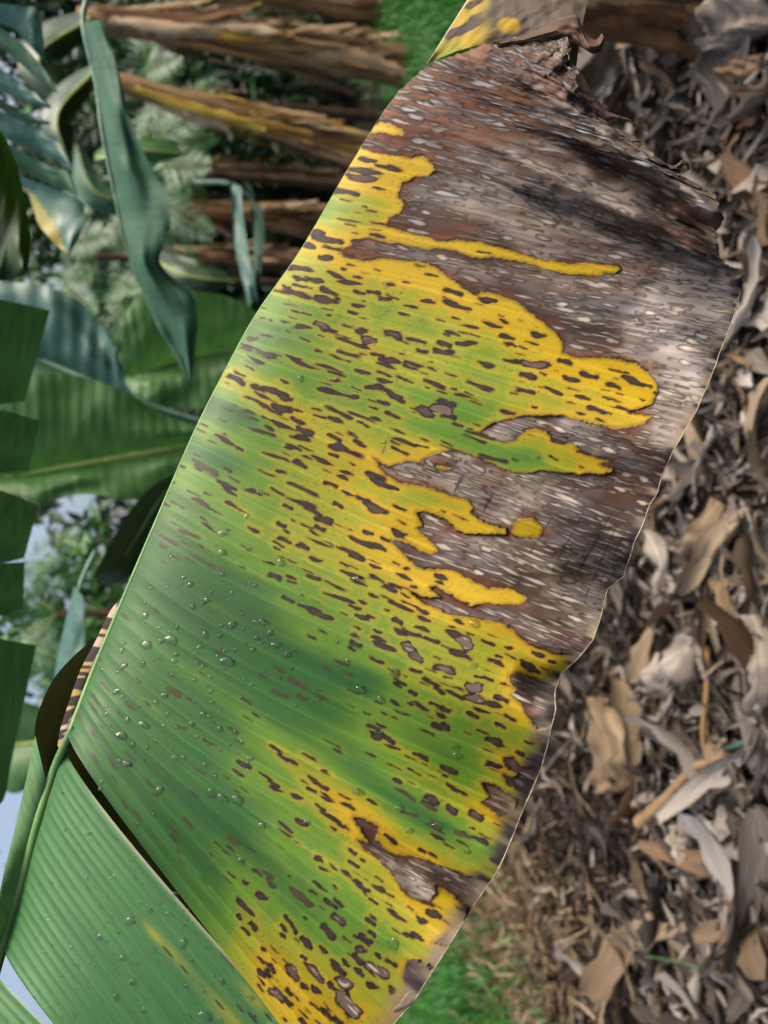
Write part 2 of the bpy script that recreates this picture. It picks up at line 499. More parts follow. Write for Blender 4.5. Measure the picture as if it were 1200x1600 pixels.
def grass_patch(corners, n, h, label, seed):
    r = np.random.default_rng(seed)
    (x0, x1, y0, y1) = corners
    px, py = r.normal((x0 + x1) / 2, (x1 - x0) * .30, n), r.normal((y0 + y1) / 2, (y1 - y0) * .30, n)
    px += 60 * (fbm(py / 50, px / 90, 3) - .5)
    VV = np.zeros((n, 5, 3))
    for i in range(n):
        g = G(px[i], py[i]); a = r.uniform(0, 6.28); ln = r.uniform(0.5, 1.0) * h; lean = r.uniform(0.1, 0.8) * ln
        d = np.array([math.cos(a), math.sin(a), 0]); sd_ = np.array([-d[1], d[0], 0]) * r.uniform(0.003, 0.006)
        b = np.array([g.x, g.y, float(ground_h(g.x, g.y)) - 0.01])
        VV[i] = [b - sd_, b + sd_, b + d * lean * .4 + [0, 0, ln * .6] + sd_, b + d * lean * .4 + [0, 0, ln * .6] - sd_, b + d * lean + [0, 0, ln]]
    V = VV.reshape(-1, 3)
    k = np.arange(n)[:, None] * 5
    F = np.vstack([k + np.array([0, 1, 2]), k + np.array([0, 2, 3]), k + np.array([3, 2, 4])])
    return obj('grass', mesh_np('grass', V, F), M['grass'], None, label, 'grass', None, 'stuff')
grass_patch((610, 790, 1470, 1700), 9000, 0.16, 'bright green grass beyond the brown straw', 8)
grass_patch((600, 735, -60, 150), 9000, 0.2, 'bright green grass behind the yellowed leaf tip', 9)

# ------------------------------------------------------------------ large single pieces on the ground
def ground_sheet(name, A, B, mat, label, cat, lift=0.06, wav=0.05, n=22, m=12, group=None):
    """piece lying on the ground: edges given as (px, py, height)"""
    a = np.array([list(G(x, y, z)) for x, y, z in A]); b = np.array([list(G(x, y, z)) for x, y, z in B])
    a, b = resample(a, n), resample(b, n)
    t = np.linspace(0, 1, m)[None, :, None]
    rg = np.random.default_rng(len(label) * 7)
    s = np.linspace(0, 1, n)[:, None]
    tp_ = np.clip(np.sin(np.pi * (.06 + .88 * s)), 0, 1) ** .55 * (1 + .28 * (rg.random((n, 1)) - .5))
    te = (.5 + (t[..., 0] - .5) * tp_)[..., None]
    V = a[:, None] * (1 - te) + b[:, None] * te
    V[..., 2] += lift * 4 * (t * (1 - t))[..., 0] + wav * (fbm(s * 5 + len(label), t[..., 0] * 4, 6) - 0.5)
    o = thing(name, tuple(V.reshape(-1, 3).mean(0) * [1, 1, 0]), label, cat, group) if False else None
    c = V.reshape(-1, 3).mean(0); c[2] = 0
    me = mesh_np(name, V - c, grid_faces(n, m))
    set_uv(me, np.broadcast_to(s, (n, m)), np.broadcast_to(t[..., 0], (n, m)))
    o = obj(name, me, mat, None, label, cat, group)
    o.location = c
    md = o.modifiers.new('thickness', 'SOLIDIFY'); md.thickness = 0.0015
    return o

ground_sheet('dry_leaf', [(1000, 1040, .02), (1040, 1000, .06), (1090, 960, .03)], [(1045, 1110, .02), (1085, 1075, .05), (1125, 1030, .02)], M['big_grey'],
             'broad pale grey folded dry leaf lying on the litter', 'dry leaf', 0.05, 0.11)
ground_sheet('dry_leaf', [(1098, 95, .02), (1102, 40, .10), (1095, -30, .12)], [(1175, 80, .02), (1215, 30, .05), (1230, -30, .05)], M['big_grey'],
             'wide whitish dry leaf lying beside the stump', 'dry leaf', 0.07, 0.12)
ground_sheet('dry_leaf', [(1120, 95, .01), (1150, 88, .04), (1200, 75, .03)], [(1130, 130, .01), (1165, 125, .03), (1215, 115, .02)], M['scrap_brown'],
             'dark brown dry leaf half under the whitish leaf', 'dry leaf', 0.03, 0.07)
ground_sheet('dry_leaf', [(1050, 1290, .03), (1065, 1340, .06), (1085, 1400, .03)], [(1066, 1285, .03), (1082, 1340, .05), (1100, 1395, .02)], M['big_grey'],
             'long whitish leaf strip beside the dark hollow', 'dry leaf', 0.03, 0.07)
ground_sheet('dry_leaf', [(925, 1090, .05), (930, 1150, .09), (935, 1235, .05)], [(990, 1085, .04), (1000, 1150, .08), (1000, 1240, .04)], M['big_tan'],
             'crumpled tan dry leaf above the dark hollow', 'dry leaf', 0.07, 0.09)
ground_sheet('dry_leaf', [(1005, 830, .02), (1020, 870, .05), (1035, 930, .02)], [(1035, 825, .02), (1048, 870, .05), (1045, 930, .02)], M['big_grey'],
             'narrow pale oval dry leaf close to the browned leaf margin', 'dry leaf', 0.03, 0.07)
ground_sheet('dry_leaf', [(1110, 880, .03), (1130, 960, .06), (1150, 1040, .03)], [(1128, 875, .03), (1150, 955, .06), (1168, 1035, .02)], M['big_tan'],
             'straight tan strip of leaf stalk on the litter', 'dry leaf', 0.02)
ground_sheet('dry_leaf', [(1180, 960, .03), (1190, 1050, .06), (1190, 1130, .03)], [(1215, 960, .03), (1230, 1040, .06), (1225, 1120, .02)], M['big_grey'],
             'large pale grey leaf flap at the foot of the litter pile', 'dry leaf', 0.05, 0.11)
ground_sheet('dry_leaf', [(1130, 760, .03), (1100, 800, .06), (1065, 850, .03)], [(1145, 800, .03), (1120, 840, .06), (1085, 880, .02)], M['big_tan'],
             'bent tan dry leaf next to the narrow oval one', 'dry leaf', 0.04)

def ground_stalk(name, pts, r0, r1, mat, label, cat):
    p = resample([list(G(x, y, z)) for x, y, z in pts], 22)
    c = p.mean(0); c[2] = 0
    o = obj(name, tube_mesh(name, p, np.linspace(r0, r1, 22), 8, c, swap=mat in (M['sheath'], M['sheath_o'])), mat, None, label, cat)
    o.location = c
    return o
ground_stalk('leaf_stalk', [(1000, 1285, .04), (1040, 1250, .07), (1085, 1200, .09), (1118, 1190, .08), (1135, 1165, .05), (1112, 1120, .03)], 0.024, 0.007, M['sheath'],
             'bent brown dry leaf stalk next to the dark hollow', 'stalk')
ground_stalk('grass_stem', [(1012, 1495, .10), (1050, 1500, .13), (1095, 1512, .10), (1150, 1520, .04)], 0.003, 0.002, M['pale'],
             'single green grass stem across the dead litter', 'grass stem')
ground_stalk('leaf_stalk', [(1055, 1440, .05), (1080, 1500, .06), (1100, 1560, .05), (1115, 1620, .02)], 0.008, 0.005, M['scrap_tan'],
             'thin tan dry stalk close to the green grass stem', 'stalk')
ground_stalk('leaf_stalk', [(1105, 1010, .06), (1104, 1080, .08), (1098, 1150, .09), (1112, 1200, .06)], 0.009, 0.006, M['sheath_o'],
             'reddish brown dry stalk standing over the litter', 'stalk')
ground_sheet('green_leaf_scrap', [(1130, 1168, .07), (1150, 1160, .08), (1180, 1155, .07)], [(1132, 1174, .07), (1152, 1170, .08), (1180, 1160, .07)], M['blueleaf'],
             'small fresh bluish green leaf piece among dead stalks', 'leaf', 0.01, 0.01)

# ================================================================== banana plants behind
def curved_strip(path, half, normal_hint, curl, n=18, m=7, seed=0):
    r = np.random.default_rng(seed)
    p = resample(path, n)
    T = np.gradient(p, axis=0); T /= np.linalg.norm(T, axis=1)[:, None]
    Nn = np.array(normal_hint, float)[None] - T * (T @ np.array(normal_hint, float))[:, None]
    Nn /= np.linalg.norm(Nn, axis=1)[:, None]
    B = np.cross(T, Nn)
    s = np.linspace(0, 1, n)[:, None]; t = np.linspace(-1, 1, m)[None, :]
    wd = half * (0.35 + 0.65 * np.sin(np.pi * np.clip(s * 0.9 + 0.08, 0, 1))) * (1 + 0.25 * (r.random((n, 1)) - .5))
    a = t * curl
    off = np.sin(a) / curl * wd + 0.3 * half * (r.random((n, m)) - .5)
    hh = (np.cos(a) - 1) / curl * wd + 0.7 * half * (fbm(s * 6 + seed, t * 2, 3) - .5)
    return p[:, None] + B[:, None] * off[..., None] + Nn[:, None] * hh[..., None], s, t

def strip_obj(name, path, half, hint, curl, mat, parent, seed=0, n=18, m=7):
    V, s, t = curved_strip(path, half, hint, curl, n, m, seed)
    me = mesh_np(name, V - loc_of(parent), grid_faces(n, m))
    set_uv(me, np.broadcast_to((t + 1) / 2, (n, m)), np.broadcast_to(s, (n, m)))
    return obj(name, me, mat, parent)

def banana_plant(top, basepy, depth, rpx, label, seed, nsheath=14, mats=('sheath', 'sheath', 'sheath_y'), basez=0.0, leaves=()):
    """top=(px,py): where the stem leaves the dry skirt; basepy: image row of the foot"""
    r = random.Random(seed)
    a = np.array(P(top[0], top[1], depth))
    # foot of the stem on the ground at the same distance
    b = np.array(P(600, basepy, depth)); b[1] = a[1] + 0.02; b[2] = 0
    rad = rpx * depth / FPX
    root = thing('banana_plant', tuple(b), label, 'banana plant', 'banana plants with dry skirts')
    pts = resample([b - [0, 0, 0.03], b * .66 + a * .34 + [r.uniform(-.03, .03), 0, 0], b * .3 + a * .7, a + (a - b) * 0.05], 24)
    me = tube_mesh('pseudostem', pts, rad * np.linspace(0.95, 0.55, 24) * (1 + 0.06 * np.sin(np.arange(24) * 1.3)), 16, b, swap=True)
    obj('pseudostem', me, M['stem'], root)
    ax = a - b
    for i in range(int(nsheath * 2.4)):
        th = r.uniform(-0.1, 2 * math.pi)
        dr = np.array([math.cos(th), math.sin(th), 0])
        if dr[1] > 0.35: dr[1] *= -1                 # more on the side that can be seen
        h1 = r.uniform(0.3, 1.0); ln = r.uniform(0.15, 0.5)
        h0 = max(h1 - ln, 0.02)
        p1 = b + ax * h1 + dr * rad * 0.75
        p2 = b + ax * (h1 * .5 + h0 * .5) + dr * rad * r.uniform(1.0, 1.35) + np.array([0, 0, r.uniform(-.05, .05)])
        p3 = b + ax * h0 + dr * rad * r.uniform(0.95, 2.1) + np.array([r.uniform(-.06, .06), 0, 0])
        strip_obj('dry_sheath', [p1, p2, p3], rad * r.choice([r.uniform(.06, .2), r.uniform(.15, .45), r.uniform(.3, .6)]), dr, r.uniform(0.5, 2.0), M[r.choice(mats)], root, seed * 50 + i)
    return root

banana_plant((150, 32), 48, 5.2, 29, 'thick banana stem with yellow and tan dry skirt beside the grass', 1, 18, ('sheath', 'sheath_y', 'sheath_o', 'sheath'))
banana_plant((190, 130), 232, 4.6, 26, 'leaning banana stem wrapped in torn brown sheaths', 2, 20, ('sheath', 'sheath', 'sheath_y'))
banana_plant((250, 325), 335, 6.4, 21, 'banana stem with ragged tan skirt behind narrow hanging leaf strips', 3, 16, ('sheath', 'sheath_o'))
banana_plant((255, 392), 398, 7.6, 15, 'thin distant banana stem with straw coloured sheaths', 4, 12, ('sheath',))
banana_plant((330, 262), 268, 8.4, 17, 'short distant banana stem in pale dry sheaths', 5, 10, ('sheath', 'sheath'))
banana_plant((230, -40), -30, 6.2, 26, 'banana stem half out of view past the yellow skirted one', 6, 10, ('sheath', 'sheath_o'))
banana_plant((420, 1585), 1590, 7.0, 30, 'banana stem with brown skirt hidden behind the spotted leaf', 7, 10, ('sheath',))

# stump beside the leaf tip
sb = G(1085, 15)
stump = thing('banana_stump', tuple(sb), 'cut banana stump wrapped in orange brown dry sheaths', 'stump')
pts = np.array([[sb.x, sb.y, -0.02], [sb.x - .01, sb.y + .02, .2], [sb.x - .01, sb.y + .05, .46]])
obj('core', tube_mesh('core', resample(pts, 12), np.linspace(.105, .08, 12), 18, np.array(sb), swap=True), M['stem'], stump)
rr = random.Random(5)
for i in range(13):
    th = -2.9 + i * 0.26 + rr.uniform(-.1, .1)
    dr = np.array([math.cos(th), math.sin(th), 0])
    c = np.array(sb)
    strip_obj('dry_sheath', [c + dr * .115 + [0, 0, rr.uniform(.36, .5)], c + dr * rr.uniform(.12, .15) + [0, 0, .2], c + dr * rr.uniform(.12, .19) + [0, 0, .01]],
              rr.uniform(.03, .055), dr, rr.uniform(.5, 1.1), M[rr.choice(['sheath_o', 'sheath_o', 'sheath'])], stump, 900 + i)

# ================================================================== shrubs, ferns, trees
def leaf_cloud(c, rad, n, size, seed, clumps=14, droop=0.3, aspect=0.45):
    r = np.random.default_rng(seed)
    cc = r.normal(0, 0.5, (clumps, 3)); cc /= np.maximum(1, np.linalg.norm(cc, axis=1))[:, None]
    k = r.integers(clumps, size=n)
    p = (cc[k] + r.normal(0, 0.2, (n, 3))) * np.array(rad) + np.array(c)
    d = r.normal(0, 1, (n, 3)); d[:, 2] -= droop; d /= np.linalg.norm(d, axis=1)[:, None]
    e = np.cross(d, r.normal(0, 1, (n, 3))); e /= np.linalg.norm(e, axis=1)[:, None]
    nn = np.cross(d, e)
    L = (size * r.uniform(0.6, 1.4, n))[:, None]
    V = np.stack([p, p + d * L * .45 + e * L * aspect * .5 + nn * L * .06, p + d * L, p + d * L * .45 - e * L * aspect * .5 + nn * L * .06], 1)
    return V.reshape(-1, 3), np.arange(n * 4).reshape(-1, 4)

def shrub(name, px, py, depth, rad, n, size, mat, label, cat, seed, group=None, trunk_r=0.05, **kw):
    c = np.array(P(px, py, depth))
    root = thing(name, (c[0], c[1], 0), label, cat, group)
    b = np.array([c[0], c[1], 0.0])
    r = random.Random(seed)
    tr = obj('trunk', tube_mesh('trunk', resample([b - [0, 0, .05], b * .5 + c * .5 + [r.uniform(-.1, .1), 0, 0], c + [0, 0, rad[2] * .3]], 14), np.linspace(trunk_r, trunk_r * .35, 14), 8, b), M['bark'], root)
    for i in range(4):
        a = r.uniform(0, 6.28)
        e = c + np.array([math.cos(a) * rad[0] * .7, math.sin(a) * rad[1] * .7, rad[2] * r.uniform(-.1, .7)])
        s = b * .35 + c * .65
        obj('limb', tube_mesh('limb', resample([s, s * .5 + e * .5 + [0, 0, .05], e], 8), np.linspace(trunk_r * .4, trunk_r * .12, 8), 6, b), M['bark'], root)
    V, F = leaf_cloud(c, rad, n, size, seed, **kw)
    obj('crown', mesh_np('crown', V - b, F, False), M[mat], root, kind='stuff')
    return root

BG = 'trees and shrubs behind the banana plants'
shrub('shrub', 330, 120, 8.5, (1.6, 1.0, 1.9), 5200, .17, 'fol_dark', 'dense dark shrub between the two nearest banana stems', 'shrub', 21, BG)
shrub('shrub', 300, 300, 9.5, (1.7, 1.0, 2.0), 5200, .17, 'fol_dark', 'dense dark shrub behind the leaning banana stem', 'shrub', 22, BG)
shrub('shrub', 360, 420, 10.5, (1.6, 1.0, 1.7), 4200, .18, 'fol_dark', 'dark shrub behind the thin distant banana stem', 'shrub', 23, BG)
shrub('tree', 120, 150, 10.0, (2.0, 1.4, 1.7), 4200, .22, 'fol_dark', 'dark leafy tree above the shrubs and banana stems', 'tree', 24, BG)
shrub('tree', 60, 330, 12.0, (2.0, 1.3, 1.4), 1300, .24, 'fol_mid', 'mid green tree whose crown lets white sky through', 'tree', 25, BG, clumps=10)
shrub('shrub', 180, 560, 9.0, (1.0, 0.8, .7), 500, .2, 'fol_mid', 'loose green shrub behind the broad ribbed leaves', 'shrub', 26, BG)
shrub('tree', 120, 850, 7.5, (0.75, .6, .62), 260, .22, 'fol_dark', 'small dark leaved tree against white sky above the broad leaves', 'tree', 27, BG, clumps=9)
shrub('tree', 150, 990, 6.5, (0.6, .5, .8), 900, .2, 'fol_mid', 'mid green leafy tree seen past the leaf rib', 'tree', 28, BG)
shrub('shrub', 330, 1050, 8.5, (2.6, 1.2, 1.5), 3600, .2, 'fol_dark', 'broad dark shrub hidden mostly behind the spotted leaf', 'shrub', 29, BG)
shrub('shrub', 380, 700, 10.5, (2.6, 1.2, 1.6), 3600, .2, 'fol_dark', 'wide dark shrub filling the space behind the broad leaves', 'shrub', 30, BG)
shrub('shrub', 420, 1500, 9.5, (2.4, 1.2, 1.4), 3000, .2, 'fol_dark', 'wide dark shrub behind the ribbed lower leaf segment', 'shrub', 31, BG)
# far hedge that closes the view at the horizon
r = np.random.default_rng(77)
HV, HF = [], []
for i in range(40):
    x = -16 + i * 0.85 + r.uniform(-.3, .3)
    top = r.uniform(1.3, 2.3) + (1.2 if x > 4 else 0)
    V_, F_ = leaf_cloud((x, 15 + r.uniform(-1, 1.5), top * .5), (0.9, .7, top * .62), 420, .28, 300 + i, 9)
    HF.append(F_ + sum(len(v) for v in HV)); HV.append(V_)
obj('hedge', mesh_np('hedge', np.vstack(HV), np.vstack(HF), False), M['fol_dark'], None, 'far dark green thicket closing the view between the stems', 'thicket', None, 'stuff')

def frond_mesh(pts, half, n, base, seed):
    r = np.random.default_rng(seed)
    p = resample(pts, n)
    T = np.gradient(p, axis=0); T /= np.linalg.norm(T, axis=1)[:, None]
    hint = np.array([0.1, -0.9, 0.4]); B = np.cross(T, hint); B /= np.linalg.norm(B, axis=1)[:, None]
    V = []
    for i in range(1, n):
        w_ = half * math.sin(math.pi * min(1, .12 + .86 * i / n)) ** .7
        for sg in (-1, 1):
            d = B[i] * sg + T[i] * .45 + np.array([0, 0, -.15]) + r.normal(0, .06, 3)
            d = d / np.linalg.norm(d) * w_
            k = T[i] * half * .075
            V += [p[i] - k * .3, p[i] + d * .5 - k, p[i] + d, p[i] + d * .5 + k]
    V = np.array(V)
    return mesh_np('leaflets', V - base, np.arange(len(V)).reshape(-1, 4), False), p

def fern(px, py, depth, spread, label, seed, nf=7):
    c = np.array(P(px, py, depth)); b = np.array([c[0], c[1], 0.0])
    root = thing('tree_fern', tuple(b), label, 'fern', 'feathery ferns between the stems')
    obj('trunk', tube_mesh('trunk', resample([b - [0, 0, .05], b * .5 + c * .5, c], 10), np.linspace(.05, .03, 10), 8, b), M['bark'], root)
    r = random.Random(seed)
    for i in range(nf):
        a = 6.28 * i / nf + r.uniform(-.3, .3)
        d = np.array([math.cos(a), math.sin(a) * .7, 0]) * spread
        pts = [c, c + d * .5 + [0, 0, spread * .3], c + d + [0, 0, spread * r.uniform(-.3, .1)]]
        me, p = frond_mesh(pts, spread * .28, 26, b, seed * 20 + i)
        fr = obj('frond', tube_mesh('frond', p, np.linspace(.008, .002, 26), 5, b), M['rib'], root)
        obj('leaflets', me, M['fol_fern'], fr, kind='stuff')
fern(270, 150, 6.6, .75, 'feathery fern between the two nearest banana stems', 3)
fern(300, 270, 6.0, .7, 'feathery fern below the leaning banana stem', 4)
fern(150, 400, 6.5, .75, 'feathery fern with white sky behind its fronds', 5)
fern(225, 430, 7.5, .8, 'feathery fern behind the curved blue green strip', 6)
fern(90, 960, 5.5, .6, 'feathery fern behind the torn dark leaf', 7)

# ================================================================== banana leaves around the spotted one
def leaf_thing(label, base_px, depth, group=None):
    return thing('banana_leaf', tuple(P(base_px[0], base_px[1], depth)), label, 'banana leaf', group)

def rib_part(parent, pts, r0, r1, mat='rib', n=26):
    p = resample(pts, n)
    q = np.array([list(P(a, b, c)) for a, b, c in p])
    return obj('midrib', tube_mesh('midrib', q, np.linspace(r0, r1, n), 8, loc_of(parent)), M[mat], parent)

# long narrow strip
t = leaf_thing('long wavy blue green leaf strip hanging in front of the dry stems', (150, 20), 1.5)
sheet('lamina', [(128, 35, 1.42), (150, 130, 1.45), (160, 210, 1.46), (180, 310, 1.48), (195, 380, 1.5), (215, 440, 1.52), (245, 510, 1.55), (275, 560, 1.57), (297, 605, 1.58)],
      [(160, 30, 1.34), (185, 110, 1.36), (205, 190, 1.38), (235, 260, 1.40), (262, 305, 1.42), (266, 340, 1.44), (255, 385, 1.46), (249, 408, 1.48), (270, 435, 1.5), (302, 462, 1.5), (309, 500, 1.52), (305, 545, 1.55), (299, 607, 1.58)],
      t, M['bluegreen'], 60, 14, 0.02, 0.0, 10, 0.05)
rib_part(t, [(140, -60, 1.42), (135, 0, 1.42), (130, 40, 1.42), (150, 130, 1.45), (160, 210, 1.46), (180, 310, 1.48), (195, 380, 1.5), (215, 440, 1.52)], .006, .001, 'ribblue')

# leaf torn into slanting strips, yellow and brown ends
t = leaf_thing('bluish leaf torn into slanting strips with a yellow brown end', (-40, 150), 1.6)
rib_part(t, [(-30, -40, 1.55), (-28, 100, 1.6), (-20, 200, 1.65), (-5, 290, 1.7)], .012, .006, 'ribblue')
strips = [([(-25, 0, 1.5), (20, 8, 1.5), (60, 15, 1.5), (68, 60, 1.55)], [(-25, 30, 1.55), (20, 45, 1.55), (45, 70, 1.55), (70, 98, 1.58)]),
          ([(-25, 25, 1.55), (30, 65, 1.55), (70, 110, 1.55), (88, 140, 1.55)], [(-25, 60, 1.6), (20, 90, 1.6), (60, 125, 1.6), (90, 146, 1.58)]),
          ([(-25, 90, 1.57), (20, 120, 1.57), (55, 145, 1.57), (78, 163, 1.57)], [(-25, 120, 1.62), (15, 150, 1.62), (50, 165, 1.6), (80, 170, 1.58)]),
          ([(-25, 140, 1.6), (20, 165, 1.6), (55, 182, 1.6), (78, 190, 1.6)], [(-25, 160, 1.65), (20, 180, 1.65), (50, 192, 1.63), (78, 195, 1.6)]),
          ([(-25, 160, 1.6), (25, 185, 1.6), (75, 210, 1.6), (106, 240, 1.6), (112, 262, 1.6)], [(-20, 205, 1.68), (25, 225, 1.66), (60, 240, 1.65), (90, 252, 1.63), (112, 266, 1.62)]),
          ([(-15, 210, 1.62), (40, 240, 1.62), (85, 262, 1.62), (108, 270, 1.62), (120, 300, 1.62)], [(-10, 250, 1.7), (42, 270, 1.68), (80, 290, 1.66), (105, 300, 1.65), (122, 310, 1.63)]),
          ([(-5, 255, 1.65), (45, 280, 1.65), (95, 298, 1.65), (128, 315, 1.65), (132, 330, 1.65), (128, 360, 1.65), (110, 395, 1.66)], [(0, 290, 1.74), (40, 300, 1.72), (50, 320, 1.7), (60, 350, 1.69), (72, 365, 1.68), (85, 380, 1.68), (104, 396, 1.67)])]
for i, (a, b) in enumerate(strips):
    sheet('lamina_strip', a, b, t, M['bluegreen_y'] if i in (6,) else M['blueleaf'] if i % 2 == 0 else M['bluegreen'], 24, 8, 0.01, 0, 8, 0.03)
# near olive leaf
t = leaf_thing('olive green rounded leaf end close by, lit from behind', (-40, 320), 1.0)
sheet('lamina', [(-60, 200, .98), (-10, 195, .98), (22, 245, 1.0), (40, 320, 1.0), (48, 385, 1.0), (42, 425, 1.0)],
      [(-60, 440, 1.0), (-40, 440, 1.0), (-15, 440, 1.0), (5, 438, 1.0), (25, 434, 1.0), (40, 428, 1.0)], t, M['olive'], 30, 12, 0.02, 0, 8, 0.02)
rib_part(t, [(-80, 310, 1.0), (-62, 320, 1.0), (-30, 335, .985), (5, 360, .985)], .006, .002)

# dark torn leaf hanging into view from above
t = leaf_thing('dark torn leaf overhead, its square ended strips hanging down', (-60, 900), 0.9)
rib_part(t, [(-66, 430, .86), (-64, 700, .84), (-62, 1000, .82), (-60, 1300, .82)], .010, .006)
for a, b in [([(-64, 462, .84), (0, 468, 1.0), (78, 485, 1.2)], [(-64, 640, .84), (0, 632, 1.0), (38, 628, 1.2)]),
             ([(-64, 645, .84), (0, 641, 1.0), (63, 658, 1.2)], [(-64, 742, .84), (0, 739, 1.0), (44, 736, 1.2)]),
             ([(-64, 755, .84), (0, 766, 1.0), (60, 790, 1.2)], [(-64, 878, .84), (0, 880, 1.0), (38, 872, 1.2)]),
             ([(-64, 884, .84), (0, 880, 1.0), (39, 878, 1.17)], [(-64, 966, .84), (0, 962, 1.0), (36, 952, 1.15)]),
             ([(-64, 985, .84), (0, 998, 1.0), (57, 1008, 1.2)], [(-64, 1270, .84), (0, 1258, 1.0), (18, 1190, 1.15)])]:
    sheet('lamina_strip', a, b, t, M['overhead'], 14, 14, 0.0, 0, 6, 0.03)

# two broad leaves
t = leaf_thing('broad bluish leaf with a grey rib above the green leaf', (330, 672), 2.3)
rb = [(10, 540, 2.3), (60, 560, 2.3), (130, 590, 2.3), (220, 630, 2.32), (330, 668, 2.35)]
sheet('lamina', rb, [(-10, 440, 2.2), (60, 445, 2.2), (115, 465, 2.2), (160, 510, 2.22), (190, 570, 2.25), (215, 625, 2.28), (330, 662, 2.33)], t, M['blueleaf'], 50, 14, 0.03, 0.004, 12, 0.06)
sheet('lamina', rb, [(-10, 585, 2.24), (40, 600, 2.26), (130, 625, 2.3), (220, 655, 2.32), (330, 676, 2.35)], t, M['bluegreen'], 40, 10, 0.02, 0, 8, 0.03)
rib_part(t, rb, .006, .016, 'ribblue')
t = leaf_thing('broad ribbed green leaf with a straight yellow green rib', (350, 684), 2.1)
rb = [(-30, 752, 2.05), (0, 748, 2.05), (100, 730, 2.06), (200, 712, 2.08), (300, 693, 2.1), (360, 682, 2.12)]
sheet('lamina', rb, [(-30, 610, 1.95), (30, 590, 1.95), (110, 585, 1.97), (190, 610, 2.0), (260, 650, 2.05), (360, 678, 2.12)], t, M['mid'], 60, 14, 0.03, 0.003, 20, 0.04)
sheet('lamina', rb, [(-30, 780, 2.0), (30, 778, 2.0), (60, 788, 2.0), (130, 772, 2.02), (220, 780, 2.06), (290, 745, 2.08), (360, 690, 2.12)], t, M['mid'], 50, 10, 0.02, 0.003, 20, 0.04)
rib_part(t, rb, .006, .015)
t = leaf_thing('sunlit pale green leaf behind the wavy blue green strip', (410, 535), 3.0)
rb = [(190, 590, 2.9), (240, 575, 2.9), (300, 558, 2.95), (370, 545, 3.0), (420, 536, 3.0)]
sheet('lamina', rb, [(188, 500, 2.8), (225, 458, 2.8), (300, 455, 2.85), (360, 465, 2.9), (420, 500, 3.0)], t, M['mid'], 40, 12, 0.03, 0.004, 14, 0.05)
sheet('lamina', rb, [(192, 612, 2.85), (230, 632, 2.85), (290, 640, 2.9), (350, 625, 2.95), (420, 560, 3.0)], t, M['pale'], 40, 12, 0.03, 0.004, 14, 0.05)
rib_part(t, rb, .006, .014)
t = leaf_thing('small bright green leaf end between sky and wavy strip', (300, 500), 3.4)
rb = [(190, 470, 3.3), (240, 495, 3.35), (310, 520, 3.4)]
sheet('lamina', rb, [(195, 455, 3.3), (240, 452, 3.3), (310, 500, 3.4)], t, M['pale'], 20, 8, 0.02)
sheet('lamina', rb, [(188, 495, 3.3), (235, 530, 3.3), (310, 545, 3.4)], t, M['pale'], 20, 8, 0.02)
rib_part(t, rb, .004, .01)
t = leaf_thing('dark narrow leaf just behind the top of the leaf rib', (300, 735), 1.5)
sheet('lamina', [(148, 895, 1.45), (172, 850, 1.45), (205, 795, 1.45), (245, 755, 1.45), (300, 730, 1.5)], [(152, 915, 1.55), (200, 905, 1.55), (238, 850, 1.55), (265, 790, 1.52), (300, 742, 1.5)], t, M['deep'], 30, 10, -0.02, 0, 8, .02)
rib_part(t, [(150, 905, 1.52), (188, 875, 1.52), (222, 825, 1.52), (255, 772, 1.5), (300, 736, 1.5)], .002, .006)
t = leaf_thing('narrow bluish leaf hanging past the dark curled segment', (124, 915), 1.8)
sheet('lamina', [(116, 915, 1.8), (100, 980, 1.8), (86, 1050, 1.8), (80, 1120, 1.8)], [(131, 935, 1.75), (132, 1000, 1.75), (124, 1055, 1.75), (88, 1118, 1.78)], t, M['blueleaf'], 26, 8, 0.01, 0, 8, .03)
rib_part(t, [(150, 860, 1.8), (125, 915, 1.79), (118, 980, 1.78), (106, 1050, 1.78), (85, 1115, 1.79)], .006, .002, 'ribblue')
t = leaf_thing('pale green leaf beside the white sky left of the rib', (75, 1160), 2.6)
rb = [(-20, 1170, 2.6), (20, 1164, 2.6), (80, 1158, 2.6)]
sheet('lamina', rb, [(-20, 1100, 2.55), (20, 1092, 2.55), (80, 1110, 2.6)], t, M['pale'], 20, 8, 0.02)
sheet('lamina', rb, [(-20, 1215, 2.55), (25, 1240, 2.55), (80, 1200, 2.6)], t, M['pale'], 20, 8, 0.02)
rib_part(t, rb, .006, .012)
t = leaf_thing('pair of narrow bluish leaf strips hanging before the tan stem', (360, 280), 3.0)
sheet('lamina_strip', [(360, 292, 3), (364, 350, 3), (370, 400, 3), (388, 475, 3)], [(376, 290, 2.96), (380, 340, 2.96), (388, 390, 2.96), (402, 470, 2.98)], t, M['blueleaf'], 20, 6, 0, 0, 6, .06)
sheet('lamina_strip', [(390, 318, 3.05), (397, 380, 3.05), (394, 445, 3.05)], [(409, 322, 3.0), (413, 370, 3.0), (406, 445, 3.02)], t, M['bluegreen'], 20, 6, 0, 0, 6, .06)
rib_part(t, [(300, 286, 3.0), (345, 285, 3.0), (370, 292, 3.0), (400, 318, 3.02)], .012, .005, 'ribblue')
